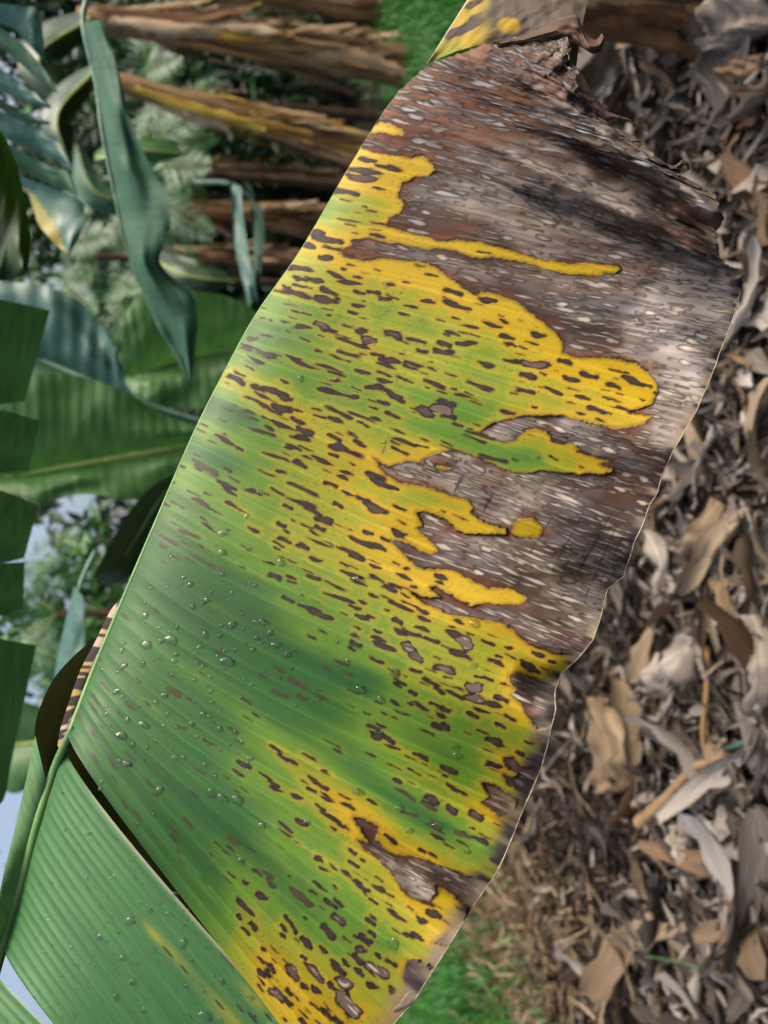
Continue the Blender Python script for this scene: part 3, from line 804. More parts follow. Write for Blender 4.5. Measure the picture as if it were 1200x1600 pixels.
# leaves of the plants behind, tops of the far stems
for k, (lab, b0, mid, tip, dp, wpx, mt_) in enumerate([
        ('drooping dark leaf from the leaning banana plant', (150, 110), (90, 180), (110, 260), 4.4, 26, 'deep'),
        ('arching dark green leaf above the yellow skirted stem', (140, 30), (60, 90), (120, 170), 5.0, 34, 'deep'),
        ('green leaf arching over the tan skirted stem', (240, 320), (150, 300), (120, 230), 6.0, 26, 'bluegreen'),
        ('hanging grey green leaf between the banana stems', (150, 250), (210, 235), (290, 240), 4.8, 22, 'mid'),
        ('dark leaf hanging by the thin distant stem', (230, 400), (290, 430), (370, 440), 5.6, 26, 'deep')]):
    t = leaf_thing(lab, b0, dp)
    ctr = resample([(*b0, dp), (*mid, dp - .15), (*tip, dp - .1)], 12)
    tg = np.gradient(ctr[:, :2], axis=0); tg /= np.linalg.norm(tg, axis=1)[:, None]
    nr = np.stack([-tg[:, 1], tg[:, 0]], -1)
    wd = wpx * np.sin(np.pi * np.linspace(.1, 1, 12)) ** .7
    for sg in (-1, 1):
        e = ctr.copy(); e[:, :2] += sg * nr * wd[:, None]; e[:, 2] += .08
        sheet('lamina', ctr, e, t, M[mt_], 24, 8, 0.0, 0, 8, .05)
    rib_part(t, ctr, .014, .003)

# ================================================================== the spotted leaf
hero = thing('banana_leaf', tuple(P(5, 1478, 0.58)), 'big banana leaf with yellow patches, dark spots and dead brown tip', 'banana leaf')
HB = np.array(hero.location)

MID = resample([(106, 1150), (125, 1100), (145, 1048), (190, 940), (240, 822), (300, 682), (350, 582), (400, 491), (470, 390), (540, 270), (590, 190),
                (630, 135), (670, 103), (720, 80), (780, 66), (850, 55), (880, 48)], 600)
MAR = resample([(480, 1660), (560, 1668), (600, 1625), (620, 1595), (650, 1560), (700, 1480), (740, 1415), (775, 1365), (800, 1310), (820, 1260), (845, 1200), (857, 1160),
                (868, 1110), (868, 1080), (876, 1052), (900, 1032), (927, 1000), (940, 960), (950, 920), (975, 900), (990, 850), (1000, 830), (1015, 790),
                (1028, 770), (1035, 740), (1060, 690), (1090, 640), (1110, 590), (1130, 540), (1145, 500), (1156, 460), (1165, 425), (1150, 418), (1132, 412), (1118, 385),
                (1120, 360), (1127, 340), (1118, 315), (1100, 300), (1082, 290), (1060, 272), (1040, 262), (1015, 246), (985, 214), (960, 196), (940, 180), (925, 168), (905, 142), (893, 122), (886, 95), (895, 75)], 1600, False)
STA = [((106, 1150), (480, 1660), 72, 55), ((125, 1100), (600, 1625), 66, 46), ((145, 1050), (700, 1480), 60, 34), ((190, 940), (808, 1290), 48, 26),
       ((240, 820), (868, 1100), 35, 22), ((300, 680), (945, 940), 25, 20), ((350, 580), (1000, 830), 20, 18), ((400, 490), (1065, 680), 16, 14),
       ((470, 390), (1138, 520), 10, 10), ((540, 270), (1165, 425), 8, 16), ((590, 190), (1120, 358), 10, 26), ((630, 135), (1058, 271), 15, 28),
       ((670, 103), (980, 210), 20, 32), ((720, 80), (925, 168), 25, 38), ((780, 66), (893, 122), 25, 40), ((850, 55), (887, 95), 20, 60), ((880, 48), (895, 75), 20, 60)]

def near_idx(C, p):
    return float(np.argmin(((C - np.array(p)) ** 2).sum(1)))
mi = np.maximum.accumulate([near_idx(MID, a) for a, b, c, d in STA])
bi = np.maximum.accumulate([near_idx(MAR, b) for a, b, c, d in STA])
sp = np.array([0.5 * (x / 599) + 0.5 * (y / 1599) for x, y in zip(mi, bi)]); sp = (sp - sp[0]) / (sp[-1] - sp[0])
NS, NT = 1000, 560

def smooth_interp(x, xp, fp):
    y = np.interp(x, xp, fp)
    k = np.hanning(61); k /= k.sum()
    return np.convolve(np.pad(y, 30, mode='reflect', reflect_type='odd'), k, 'valid')
ss = np.linspace(0, 1, NS)
ia, ib = smooth_interp(ss, sp, mi), np.clip(smooth_interp(ss, sp, bi), 0, 1599)
ia = np.clip(ia, 0, 599)
def at_idx(C, i):
    k = np.arange(len(C)); return np.stack([np.interp(i, k, C[:, 0]), np.interp(i, k, C[:, 1])], -1)
A0, B0 = at_idx(MID, ia), at_idx(MAR, ib)
jag = 36.0 * sst(.70, .78, ss) * (fbm(ss * 90, ss * 0, 3) - .5) + 7 * sst(.70, .78, ss) * (vn(ss * 330, ss * 0, 4) - .5) + 2.2 * (vn(ss * 70, ss * 0, 5) - .5)
B0[:, 0] += jag; B0[:, 1] -= jag * .5
th0 = np.radians(smooth_interp(ss, sp, [c for *_, c, d in STA])); th1 = np.radians(smooth_interp(ss, sp, [d for *_, c, d in STA]))
Lc = np.linalg.norm(B0 - A0, axis=1)[:, None]
K0 = smooth_interp(ss, sp, [.11, .14, .18, .23, .27] + [.28] * 12)[:, None]
C1 = A0 + np.stack([np.cos(th0), np.sin(th0)], -1) * Lc * K0
C2 = B0 - np.stack([np.cos(th1), np.sin(th1)], -1) * Lc * .30
tt = np.linspace(0, 1, NT)
T3 = tt[None, :, None]
Q = A0[:, None] * (1 - T3) ** 3 + 3 * C1[:, None] * T3 * (1 - T3) ** 2 + 3 * C2[:, None] * T3 ** 2 * (1 - T3) + B0[:, None] * T3 ** 3
X, Y = Q[..., 0], Q[..., 1]
SS = np.broadcast_to(ss[:, None], (NS, NT)); TT = np.broadcast_to(tt[None], (NS, NT))
VA = np.arctan2(np.gradient(Y, axis=1), np.gradient(X, axis=1))          # direction of the veins

# ---------------------------------------------------------------- where the leaf is dead, yellow and spotted
# Coordinates below are points on the flat leaf, noted tile by tile: (x, y) * scale + offset
TILE = {1: (400, 100, .5), 2: (300, 450, 1 / 2.4), 3: (250, 700, 1 / 2.4), 4: (550, 650, .375), 5: (550, 950, .29167), 6: (100, 900, 1 / 3.), 7: (350, 1150, 1 / 2.4), 8: (700, 400, 1 / 2.4)}
def tp(k, pts):
    ox, oy, s = TILE[k]
    return [(ox + x * s, oy + y * s) for x, y in pts]
dead_main = [(500, 205), (548, 226)] + tp(1, [(330, 262), (400, 282), (480, 290), (520, 285), (550, 310), (560, 335), (540, 350), (500, 352), (460, 375), (445, 405), (465, 440), (450, 465), (415, 485), (410, 505),
    (460, 520), (520, 535), (570, 550), (620, 548), (700, 555), (760, 570), (830, 590), (900, 612), (980, 622), (1060, 622), (1130, 630), (1145, 645), (1120, 655), (1000, 662), (930, 650), (870, 630), (800, 615),
    (740, 605), (700, 610), (660, 600), (600, 580), (540, 580), (470, 570), (400, 555), (350, 545), (310, 560), (265, 588), (330, 612), (400, 606), (470, 612), (540, 620), (580, 645), (610, 670), (640, 690), (700, 705), (760, 720), (810, 740), (850, 770)]) \
  + tp(8, [(350, 240), (400, 280), (430, 320), (430, 360), (480, 378), (560, 378), (640, 385), (700, 400), (750, 430), (780, 470), (790, 510), (770, 550), (730, 572), (680, 582), (760, 600), (740, 630), (680, 645), (620, 650), (560, 635), (500, 620), (440, 605), (380, 600),
    (330, 598), (270, 605), (220, 615), (180, 625), (150, 640), (120, 662), (160, 680), (210, 695), (250, 690), (270, 670), (290, 650), (330, 645), (370, 655), (390, 680), (430, 695), (480, 710), (510, 735), (560, 755), (610, 765), (570, 780), (615, 795), (625, 810), (590, 822), (520, 822), (450, 815),
    (400, 808), (340, 805), (300, 820), (250, 815), (200, 795), (140, 765), (80, 745), (30, 735), (0, 732)]) \
  + tp(4, [(370, 152), (340, 160), (300, 178), (280, 198), (230, 190), (190, 200), (150, 212), (130, 200), (90, 175), (130, 225), (150, 245), (190, 272), (240, 285), (300, 290), (360, 310), (410, 330), (450, 335), (490, 350), (510, 380), (500, 400), (530, 430), (570, 450), (640, 468), (650, 498),
    (600, 496), (540, 495), (470, 490), (430, 470), (380, 430), (320, 405), (270, 400), (290, 440), (300, 460), (270, 465), (310, 500), (340, 530), (365, 565), (330, 575), (280, 560), (240, 535), (200, 520), (165, 520), (200, 560), (240, 600), (270, 630), (330, 635), (390, 635), (440, 645), (480, 670), (520, 690), (560, 712), (620, 712), (680, 725),
    (720, 750), (730, 770), (690, 790), (620, 785), (560, 780), (500, 790), (450, 770), (400, 740), (350, 715), (325, 715), (380, 762), (300, 760), (245, 732), (300, 782), (360, 802), (420, 825), (480, 835), (550, 850), (620, 855), (660, 890)]) \
  + tp(5, [(840, 92), (900, 150), (940, 190), (1000, 210), (1060, 235), (1100, 245), (1200, 250)]) + [(960, 1024), (1400, 1000), (1400, -200), (500, -200)]
dead_more = [tp(5, [(840, 360), (890, 350), (960, 370), (1040, 395), (1110, 385), (1130, 560), (1070, 640), (1000, 650), (965, 610), (930, 550), (900, 500), (850, 465), (880, 430), (850, 390)]),
             tp(5, [(810, 805), (860, 800), (910, 850), (990, 850), (1060, 810), (1030, 990), (930, 990), (840, 950), (808, 890), (870, 912), (900, 890), (830, 850)]),
             tp(7, [(965, 175), (1010, 185), (1060, 210), (1100, 240), (1090, 280), (1030, 300), (1000, 270), (970, 250), (1000, 230)]),
             tp(7, [(485, 300), (540, 320), (580, 350), (570, 390), (610, 430), (640, 450), (700, 450), (760, 470), (830, 490), (900, 520), (1000, 545), (970, 590), (900, 610), (870, 600), (820, 570), (790, 560), (800, 590), (770, 620), (720, 610), (680, 590), (640, 530), (610, 490), (570, 450), (520, 420), (500, 390), (545, 400), (530, 370), (500, 340)]),
             tp(7, [(870, 605), (960, 590), (1000, 640), (860, 790), (780, 775), (840, 740), (900, 700), (920, 650)]),
             tp(7, [(690, 840), (760, 850), (800, 900), (700, 1010), (640, 1030), (690, 960), (670, 900)])]
isles = [tp(4, [(660, 490), (670, 450), (700, 428), (750, 425), (790, 450), (798, 480), (780, 508), (720, 508)]),
         tp(1, [(360, 195), (390, 180), (430, 190), (468, 212), (460, 228), (410, 222), (360, 210)]),
         tp(4, [(345, 208), (375, 200), (410, 210), (415, 222), (385, 228), (350, 220)])]

def sdf(poly, X, Y):
    p = np.array(poly); q = np.roll(p, -1, 0)
    d2 = np.full(X.shape, 1e12); ins = np.zeros(X.shape, bool)
    for (x0, y0), (x1, y1) in zip(p, q):
        dx, dy = x1 - x0, y1 - y0
        h = np.clip(((X - x0) * dx + (Y - y0) * dy) / (dx * dx + dy * dy + 1e-9), 0, 1)
        np.minimum(d2, (X - x0 - h * dx) ** 2 + (Y - y0 - h * dy) ** 2, out=d2)
        if y0 != y1:
            ins ^= ((y0 > Y) != (y1 > Y)) & (X < dx * (Y - y0) / dy + x0)
    d = np.sqrt(d2)
    return np.where(ins, -d, d)

BW, BH = 1240, 1700
bx, by = np.meshgrid(np.arange(0, BW, 2.0), np.arange(0, BH, 2.0))
Db = sdf(dead_main, bx, by)
for p in dead_more:
    Db = np.minimum(Db, sdf(p, bx, by))
for p in isles:
    Db = np.maximum(Db, -sdf(p, bx, by))
def bil(buf, X, Y, st=1.0):
    x = np.clip(X / st, 0, buf.shape[1] - 1.001); y = np.clip(Y / st, 0, buf.shape[0] - 1.001)
    xi, yi = x.astype(int), y.astype(int); fx, fy = x - xi, y - yi
    return (buf[yi, xi] * (1 - fx) + buf[yi, xi + 1] * fx) * (1 - fy) + (buf[yi + 1, xi] * (1 - fx) + buf[yi + 1, xi + 1] * fx) * fy
D = bil(Db, X, Y, 2.0)
D = D + 5.0 * (fbm(X / 14, Y / 9, 1) - .5) + 2.5 * (vn(X / 5, Y / 3.2, 8) - .5)

LES = {1: [(275,400,90,22),(285,427,44,6),(340,335,110,26),(420,325,90,18),(330,355,90,30),(350,300,60,16),(360,460,36,6),(295,490,80,5),(380,497,50,10),(185,525,60,22),(220,548,100,24),(155,568,60,22),(217,605,44,20),(295,628,28,10),(330,552,60,20),(380,537,50,12),(300,600,60,14),(240,575,60,16),(140,640,80,22),(190,677,46,20),(140,672,50,16),(250,660,60,16),(290,683,80,18),(125,718,100,20),(220,738,80,26),(95,697,26,10),(230,712,60,16),(322,714,36,12),(368,714,44,12),(403,733,44,14),(615,714,64,20),(672,707,60,18),(722,739,60,20),(625,753,95,22),(538,742,44,16)],
 2: [(395,22,110,18),(505,45,90,30),(515,12,70,20),(628,17,45,14),(682,17,50,14),(722,40,50,14),(625,65,50,14),(603,92,40,12),(825,70,45,10),(795,98,45,12),(930,122,40,10),(1040,147,55,14),(975,168,60,12),(350,126,40,14),(375,113,40,8),(420,145,60,18),(485,145,60,36),(520,160,50,16),(580,142,45,12),(635,160,50,26),(600,205,130,16),(660,195,60,40),(755,175,70,34),(840,197,80,14),(945,212,55,22),(945,240,80,26),(1030,207,80,20),(430,97,40,8),(425,195,45,10),(225,190,40,20),(205,228,40,16),(280,248,80,28),(245,275,55,16),(475,236,30,12),(590,248,90,20),(540,260,60,12),(700,252,60,18),(740,270,80,26),(730,293,80,18),(862,237,45,16),(825,285,65,14),(820,298,60,14),(415,284,90,20),(380,260,60,10),(515,300,110,14),(545,320,70,12),(640,315,60,18),(718,322,60,16),(782,336,50,14),(720,348,60,22),(538,347,40,14),(347,349,36,14),(1102,286,70,22),(1080,366,110,24),(912,360,90,22),(1028,407,90,16),(165,345,70,26),(180,322,50,12),(250,375,60,20),(310,390,110,24),(350,410,60,30),(545,395,150,20),(600,408,50,22),(690,372,80,26),(750,395,80,26),(770,418,60,16),(720,430,50,16),(955,432,70,20),(870,465,80,36),(935,455,80,50),(960,482,60,18),(752,477,60,20),(220,415,60,14),(265,405,70,14),(270,440,40,16),(335,452,80,30),(310,465,60,14),(210,465,55,18),(225,490,50,10),(260,540,110,16),(290,525,40,14),(335,512,75,20),(425,537,70,30),(405,563,80,24),(400,500,60,20),(470,455,40,12),(550,465,110,20),(540,495,60,18),(478,481,50,10),(655,517,26,12),(640,485,110,14),(690,492,50,18),(770,537,60,12),(600,550,50,12),(535,562,60,24),(628,585,55,20),(795,577,95,16),(780,610,70,16),(550,600,80,30),(600,620,100,20),(530,628,40,14),(380,598,65,18),(440,606,40,10),(490,648,90,22),(430,636,50,14),(405,658,60,26),(600,658,30,10),(335,688,45,18),(120,568,80,22),(178,604,30,14),(310,630,100,12),(580,692,55,14),(563,710,45,16),(520,737,55,16),(415,755,130,20),(320,765,60,14),(225,763,60,20),(55,680,95,26),(130,740,80,20),(140,760,70,16),(20,650,40,14),(585,770,50,14),(690,705,80,22),(720,735,110,30),(410,805,120,20),(450,830,80,26),(360,820,40,16),(550,815,40,18),(640,790,60,18),(690,825,100,36),(775,822,60,16),(145,812,50,16),(30,805,70,22),(955,583,50,8),(980,605,110,10),(1130,640,110,16)],
 3: [(455,288,36,16),(350,306,50,18),(175,292,50,14),(110,322,90,16),(578,320,50,14),(465,346,55,14),(445,362,50,10),(535,370,50,22),(600,356,110,14),(600,300,45,20),(615,270,70,30),(895,320,60,26),(845,344,40,14),(780,317,40,18),(765,355,120,24),(820,372,60,22),(720,395,110,26),(740,408,60,26),(583,418,50,18),(692,438,40,12),(550,460,50,10),(575,485,55,16),(430,484,55,24),(490,485,40,12),(495,503,40,10),(410,432,50,12),(165,425,90,14),(40,350,60,14),(10,368,30,16),(665,520,100,14),(670,560,130,18),(730,598,50,16),(760,577,40,16),(720,475,90,16),(745,505,70,12),(808,445,45,16),(810,490,70,22),(860,525,60,24),(880,517,60,14),(800,553,40,14),(915,482,65,16),(925,452,26,14),(952,522,26,14),(1055,485,55,22),(1050,506,40,16),(480,568,50,14),(560,600,90,14),(600,622,100,26),(570,612,50,18),(905,595,100,18),(855,565,60,10),(852,607,26,12),(890,648,40,22),(760,635,60,18),(790,633,40,18),(985,612,50,18),(990,640,50,18),(740,674,30,12),(730,704,40,18),(735,736,45,22),(718,753,30,12),(820,715,60,20),(840,745,90,22),(815,690,30,14),(610,690,40,10),(570,710,40,12),(900,690,60,24),(940,695,80,22),(985,680,60,20),(930,750,60,40),(960,785,60,40),(1020,720,60,16),(810,797,60,20),(625,825,40,12),(680,805,60,12),(710,848,36,14),(450,835,40,10),(520,885,90,18),(535,935,40,18),(450,925,70,16),(600,930,70,10),(1110,700,90,30),(1140,730,70,60),(1130,775,90,26),(910,884,30,12),(945,920,36,16),(890,890,40,14),(50,915,60,22),(320,945,40,10),(385,855,30,10)],
 5: [(570,75,70,28),(730,185,75,20),(840,212,55,26),(785,260,40,16),(770,290,90,34),(1005,250,85,28),(1075,287,45,18),(960,320,110,44),(735,380,60,18),(680,370,50,12),(810,408,35,18),(800,490,90,36),(740,510,120,40),(650,430,90,80),(660,490,120,60),(690,550,100,24),(570,430,70,20),(545,465,120,30),(430,400,110,34),(470,440,80,34),(340,335,70,22),(495,330,120,56),(645,575,70,26),(845,590,80,28),(793,633,60,26),(705,668,80,16),(770,720,115,46),(897,782,50,14),(757,845,95,30),(520,865,95,34),(500,898,40,18),(370,800,90,22),(150,680,120,22),(190,700,90,30),(215,745,90,16),(110,640,80,30),(130,690,60,40),(155,632,60,16),(245,930,50,26),(475,635,100,26),(500,630,50,36),(475,573,70,28),(505,545,70,34),(440,518,60,24),(380,535,90,20),(360,515,60,16),(310,515,40,20),(327,457,45,24),(230,505,55,24),(265,403,50,16),(240,410,40,16),(250,557,50,12),(290,570,45,14),(950,812,40,8)],
 6: [(515,540,70,26),(590,580,40,8),(1010,440,50,10),(1100,505,100,18),(1015,555,90,16),(1120,570,50,18),(855,588,60,12),(935,468,40,8),(900,652,40,10),(390,600,50,10),(545,710,50,10),(350,490,40,7),(650,460,40,8),(800,720,60,6),(1150,850,80,12),(700,790,50,8),(140,740,30,10),(1165,290,40,18),(635,400,60,8)],
 7: [(195,50,60,14),(220,78,60,18),(250,95,60,16),(320,75,60,10),(428,57,40,14),(380,137,40,8),(75,108,60,20),(55,138,50,14),(155,150,60,10),(185,180,50,16),(195,200,60,14),(270,228,50,22),(340,170,60,18),(330,202,40,14),(370,190,50,16),(385,225,60,16),(390,238,60,14),(455,230,50,14),(470,262,50,14),(400,305,90,16),(430,330,60,14),(410,345,30,14),(460,345,30,10),(845,127,70,26),(830,150,26,14),(650,170,40,20),(1010,112,65,24),(1110,66,36,14),(1080,95,60,22),(860,195,60,18),(895,215,60,18),(680,220,90,18),(770,265,70,24),(780,240,60,30),(855,275,46,30),(700,292,60,20),(555,247,40,14),(945,295,60,34),(785,340,60,22),(785,322,30,14),(800,378,60,18),(840,410,50,10),(895,370,65,22),(960,388,70,22),(930,346,26,12),(715,135,60,10),(625,385,60,20),(742,430,30,14),(480,433,36,16),(487,480,46,20),(520,467,20,10),(460,517,60,18),(520,570,60,30),(578,570,60,26),(500,545,40,16),(355,462,40,24),(378,502,50,14),(410,490,40,10),(235,345,60,12),(240,370,50,10),(290,325,50,22),(40,395,60,18),(125,510,50,16),(165,520,60,22),(175,550,50,26),(80,550,26,20),(140,600,50,26),(285,600,100,30),(310,622,60,24),(335,585,40,16),(245,525,16,10),(400,628,60,20),(430,623,50,18),(428,688,60,36),(390,735,70,30),(350,555,40,12),(80,640,90,30),(55,680,26,20),(112,712,40,24),(80,730,46,20),(225,720,36,18),(262,725,40,20),(220,748,36,22),(310,775,60,28),(372,803,40,22),(305,682,18,12),(240,690,46,18),(650,675,90,26),(740,688,55,24),(788,668,60,32),(690,750,46,18),(725,752,55,26),(550,695,46,18),(560,680,40,14),(555,740,36,22),(530,760,60,24),(495,755,24,14),(515,800,50,34),(500,835,55,28),(578,827,40,20),(455,852,40,20),(625,853,60,26),(575,880,95,46),(508,884,46,24),(555,936,50,24),(628,950,36,28),(425,870,80,30),(450,925,70,44),(470,1010,110,70),(440,980,60,50),(405,937,40,22),(335,885,100,40),(255,888,70,40),(300,832,30,20),(345,952,50,28),(303,940,36,22),(180,868,44,24),(150,800,36,22),(140,890,40,24),(165,890,40,22),(245,960,36,20),(240,998,44,22),(200,970,70,40),(385,1040,60,26),(425,1070,50,24),(295,1070,36,20),(140,842,30,12),(760,620,80,26),(680,1000,40,14),(560,620,40,10)],
 8: [(340,295,60,26),(220,305,60,22),(225,328,40,16),(165,257,80,24),(210,245,34,14),(330,405,110,40),(240,397,70,18),(300,450,70,24),(440,397,55,22),(530,447,70,24),(463,461,64,22),(620,485,60,22),(695,470,90,28),(505,530,54,20),(395,505,72,20),(290,508,70,20),(555,577,70,18),(497,590,40,14),(225,587,60,16),(85,267,60,14),(145,167,70,22),(570,616,40,12),(660,575,60,18),(790,518,40,14),(415,695,55,20),(505,738,50,16),(397,758,40,10),(500,790,20,10),(120,672,110,16),(100,685,90,12)]}
spots = []
for k, L_ in LES.items():
    ox, oy, s = TILE[k]
    spots += [(ox + x * s, oy + y * s, l * s, w_ * s) for x, y, l, w_ in L_]
sub = (slice(None, None, 6), slice(None, None, 6))
sx_, sy_, sa_, sdz = X[sub].ravel(), Y[sub].ravel(), VA[sub].ravel(), D[sub].ravel()
stt = TT[sub].ravel(); sss = SS[sub].ravel()
# faint young streaks between the noted spots
rl = np.random.default_rng(5)
cand = rl.integers(len(sx_), size=6000)
extra = 0
for c in cand:
    x, y = sx_[c], sy_[c]
    if sdz[c] < 8: continue
    dens = 0.55 if (y < 900 or x + 0.5 * (y - 900) > 640) else 0.10
    if y > 1250: dens = 0.4
    if rl.random() > dens * .30: continue
    spots.append((x, y, rl.uniform(7, 22), rl.uniform(1.6, 4.2))); extra += 1

def raster(items, grow=14, wob=0.25):
    """signed distance to the nearest spot, and the half width of that spot"""
    buf = np.full((BH, BW), 60.0); hw = np.zeros((BH, BW))
    r = np.random.default_rng(9)
    for x, y, l, w_ in items:
        k = np.argmin((sx_ - x) ** 2 + (sy_ - y) ** 2)
        a = sa_[k] + r.normal(0, .06)
        hl, hw_ = l * .58, max(w_ * .43, .9)
        R_ = int(hl + grow + 2)
        x0, x1 = max(int(x) - R_, 0), min(int(x) + R_ + 1, BW); y0, y1 = max(int(y) - R_, 0), min(int(y) + R_ + 1, BH)
        if x1 <= x0 or y1 <= y0: continue
        gx_, gy_ = np.meshgrid(np.arange(x0, x1) - x, np.arange(y0, y1) - y)
        u = gx_ * math.cos(a) + gy_ * math.sin(a); v = -gx_ * math.sin(a) + gy_ * math.cos(a)
        ph = r.uniform(0, 6.28, 2)
        v = v + wob * hw_ * np.sin(u / max(hl, 1) * 2.4 + ph[0])
        ww = hw_ * (1 + 0.22 * np.sin(u / max(hl, 1) * 4 + ph[1]))
        # capsule-like superellipse
        q = (np.abs(u / hl) ** 1.9 + np.abs(v / ww) ** 1.9) ** (1 / 1.9)
        d = np.where(q < 1, (q - 1) * hw_, np.hypot(np.maximum(np.abs(u) - hl * .8, 0), np.maximum(np.abs(v) - ww * .75, 0)) * (1 - 1 / np.maximum(q, 1)) ** .35)
        b = buf[y0:y1, x0:x1]; h = hw[y0:y1, x0:x1]
        mk = d < b
        b[mk] = d[mk]; h[mk] = hw_
    return buf, hw
Lb, Wb = raster(spots)
LS = bil(Lb, X, Y) + (1.5 + .5 * bil(Wb, X, Y)) * (fbm(SS * 1200 / 3.2, TT * 24, 12, 2) - .5)
LW = bil(Wb, X, Y)
# pale old spots inside the dead part
specks = []
tries = rl.permutation(len(sx_))
grid_used = {}
for c in tries:
    if sdz[c] > -5 or len(specks) > 1500: continue
    x, y = sx_[c] + rl.uniform(-3, 3), sy_[c] + rl.uniform(-3, 3)
    key = (int(x // 19), int(y // 9))
    if key in grid_used or rl.random() < (.36 if y > 480 else .60): continue
    if vn(x / 60, y / 30, 31) < .22: continue
    grid_used[key] = 1
    l = rl.gamma(4.0, 4.8) + 9
    specks.append((x, y, min(l, 50), rl.uniform(2.4, 4.6) + (4.5 if rl.random() < .10 else 0)))
Sb, Swb = raster(specks, 8, .12)
SP = bil(Sb, X, Y)

YP = np.array([(520,320,.35),(480,380,.9),(600,280,1),(450,430,.7),(420,480,.35),(560,440,.75),(640,430,1),(700,440,1),(600,470,.5),(700,480,.75),(780,490,.95),(820,530,.85),(760,560,.5),(640,540,.6),(500,500,.4),(430,520,.15),(560,530,.7),(400,560,.1),(480,570,.5),(900,580,.95),(1000,600,1),(850,600,.8),(750,600,.45),(860,640,.5),(700,640,.25),(760,655,.3),(640,600,.6),(560,620,.25),(500,600,.3),(420,600,.75),(380,590,.6),(440,640,.8),(540,650,.6),(600,680,.45),(560,700,.8),(660,700,.7),(720,690,.08),(800,720,.15),(900,720,.5),(940,735,.9),(860,690,.7),(360,640,.08),(400,690,.2),(480,690,.75),(340,720,.08),(450,720,.3),(520,740,.6),(300,740,.25),(380,760,.45),(460,770,.55),(560,780,.8),(640,780,.35),(700,800,.6),(740,820,.95),(600,830,.95),(660,860,1),(620,880,.8),(540,830,.7),(480,820,.45),(400,800,.4),(330,790,.2),(290,800,.15),(300,850,.12),(350,850,.28),(420,860,.45),(500,870,.55),(560,900,.6),(640,930,.65),(700,910,.95),(780,930,1),(730,960,.65),(760,1000,.65),(800,1000,.75),(840,1050,.55),(700,1000,.55),(600,960,.55),(520,930,.45),(440,900,.3),(360,900,.06),(280,900,.0),(250,1000,0),(400,960,.02),(470,980,.32),(540,1010,.3),(600,1030,.45),(660,1060,.65),(640,1100,.5),(720,1110,.6),(800,1090,.7),(820,1130,.65),(560,1060,.06),(480,1040,0),(400,1040,0),(300,1080,0),(200,1100,0),(160,1000,0),(660,1140,.08),(740,1160,.3),(780,1180,.55),(820,1200,.55),(590,1130,.3),(620,1160,.45),(700,1190,.1),(520,1100,.06),(440,1110,.02),(380,1130,.02),(430,1165,.6),(470,1200,.5),(500,1230,.85),(540,1260,.95),(390,1200,.3),(350,1170,.05),(280,1150,.0),(450,1130,.05),(560,1190,.02),(620,1240,.06),(660,1270,.06),(700,1300,.06),(640,1220,.45),(720,1250,.35),(750,1280,.55),(740,1330,.45),(600,1310,1),(650,1330,.8),(700,1355,.55),(760,1350,.6),(440,1240,.4),(480,1290,.3),(420,1270,.12),(350,1250,.0),(300,1230,.05),(250,1230,0),(300,1300,0),(360,1310,.05),(380,1350,.25),(440,1330,.3),(400,1400,.3),(520,1330,.35),(560,1350,.3),(480,1380,.25),(540,1420,.35),(600,1400,.35),(640,1440,.6),(700,1410,.85),(720,1390,.9),(690,1450,.8),(620,1480,.35),(560,1480,.45),(480,1460,.35),(420,1460,.55),(400,1500,.75),(450,1520,.95),(500,1520,.55),(540,1560,.85),(580,1580,.9),(560,1600,.95),(600,1540,.6),(640,1520,.5),(460,1580,.9),(340,1420,.12),(320,1350,0),(180,1180,0),(240,1250,0)])
# spread these along the veins: distance is short along a vein and long across
gsx, gsy = X[::8, ::8], Y[::8, ::8]; gva = VA[::8, ::8]
num = np.zeros_like(gsx); den = np.full_like(gsx, 1e-9)
for x, y, v in YP:
    du = (gsx - x) * np.cos(gva) + (gsy - y) * np.sin(gva); dv = -(gsx - x) * np.sin(gva) + (gsy - y) * np.cos(gva)
    ww = 1.0 / (1.0 + ((du / 60) ** 2 + (dv / 22) ** 2)) ** 2.0
    num += ww * v; den += ww
yg = num / den
fi = np.interp(np.arange(NS), np.arange(0, NS, 8), np.arange(yg.shape[0])); fj = np.interp(np.arange(NT), np.arange(0, NT, 8), np.arange(yg.shape[1]))
FJ, FI = np.meshgrid(fj, fi)
YE = bil(yg, FJ, FI)
arcs = SS * 1200
strip = fbm(arcs / 26, TT * 3.0, 14, 3) - .5
YE = YE + .0 + 0.38 * strip + 0.10 * (fbm(arcs / 6, TT * 6, 15, 2) - .5)
strong = sst(.12, .4, YE)
YE = YE + (0.06 + 0.22 * strong) * np.exp(-np.maximum(LS, 0) / 6.0) + 0.55 * np.exp(-np.maximum(D, 0) / 16.0) * sst(.05, .4, YE + .25)
YE = np.clip(YE, 0, 1.05)

def mixc(a, b, f):
    return a + (b - a) * f[..., None]
def C(*c):
    return np.broadcast_to(lin(c), X.shape + (3,))
rib_ph = arcs / 25.5 + 1.6 * (vn(arcs / 60, TT * 0.6, 3) - .5)
ribf = rib_ph - np.floor(rib_ph)
col = mixc(C(26, 74, 28), C(50, 102, 38), np.clip(fbm(arcs / 20, TT * 2, 19) * 1.3 - .15, 0, 1))
col = mixc(col, C(92, 130, 34), sst(.06, .40, YE))
col = mixc(col, C(146, 150, 30), sst(.42, .72, YE))
col = mixc(col, C(188, 158, 20), sst(.74, 1.06, YE))
vein = np.exp(-((ribf - .5) / .05) ** 2)
col = mixc(col, col * 1.35 + .012, vein * .55)
fine = vn(arcs / 1.9, TT * 4, 22)
col = col * (0.90 + 0.2 * fine)[..., None]
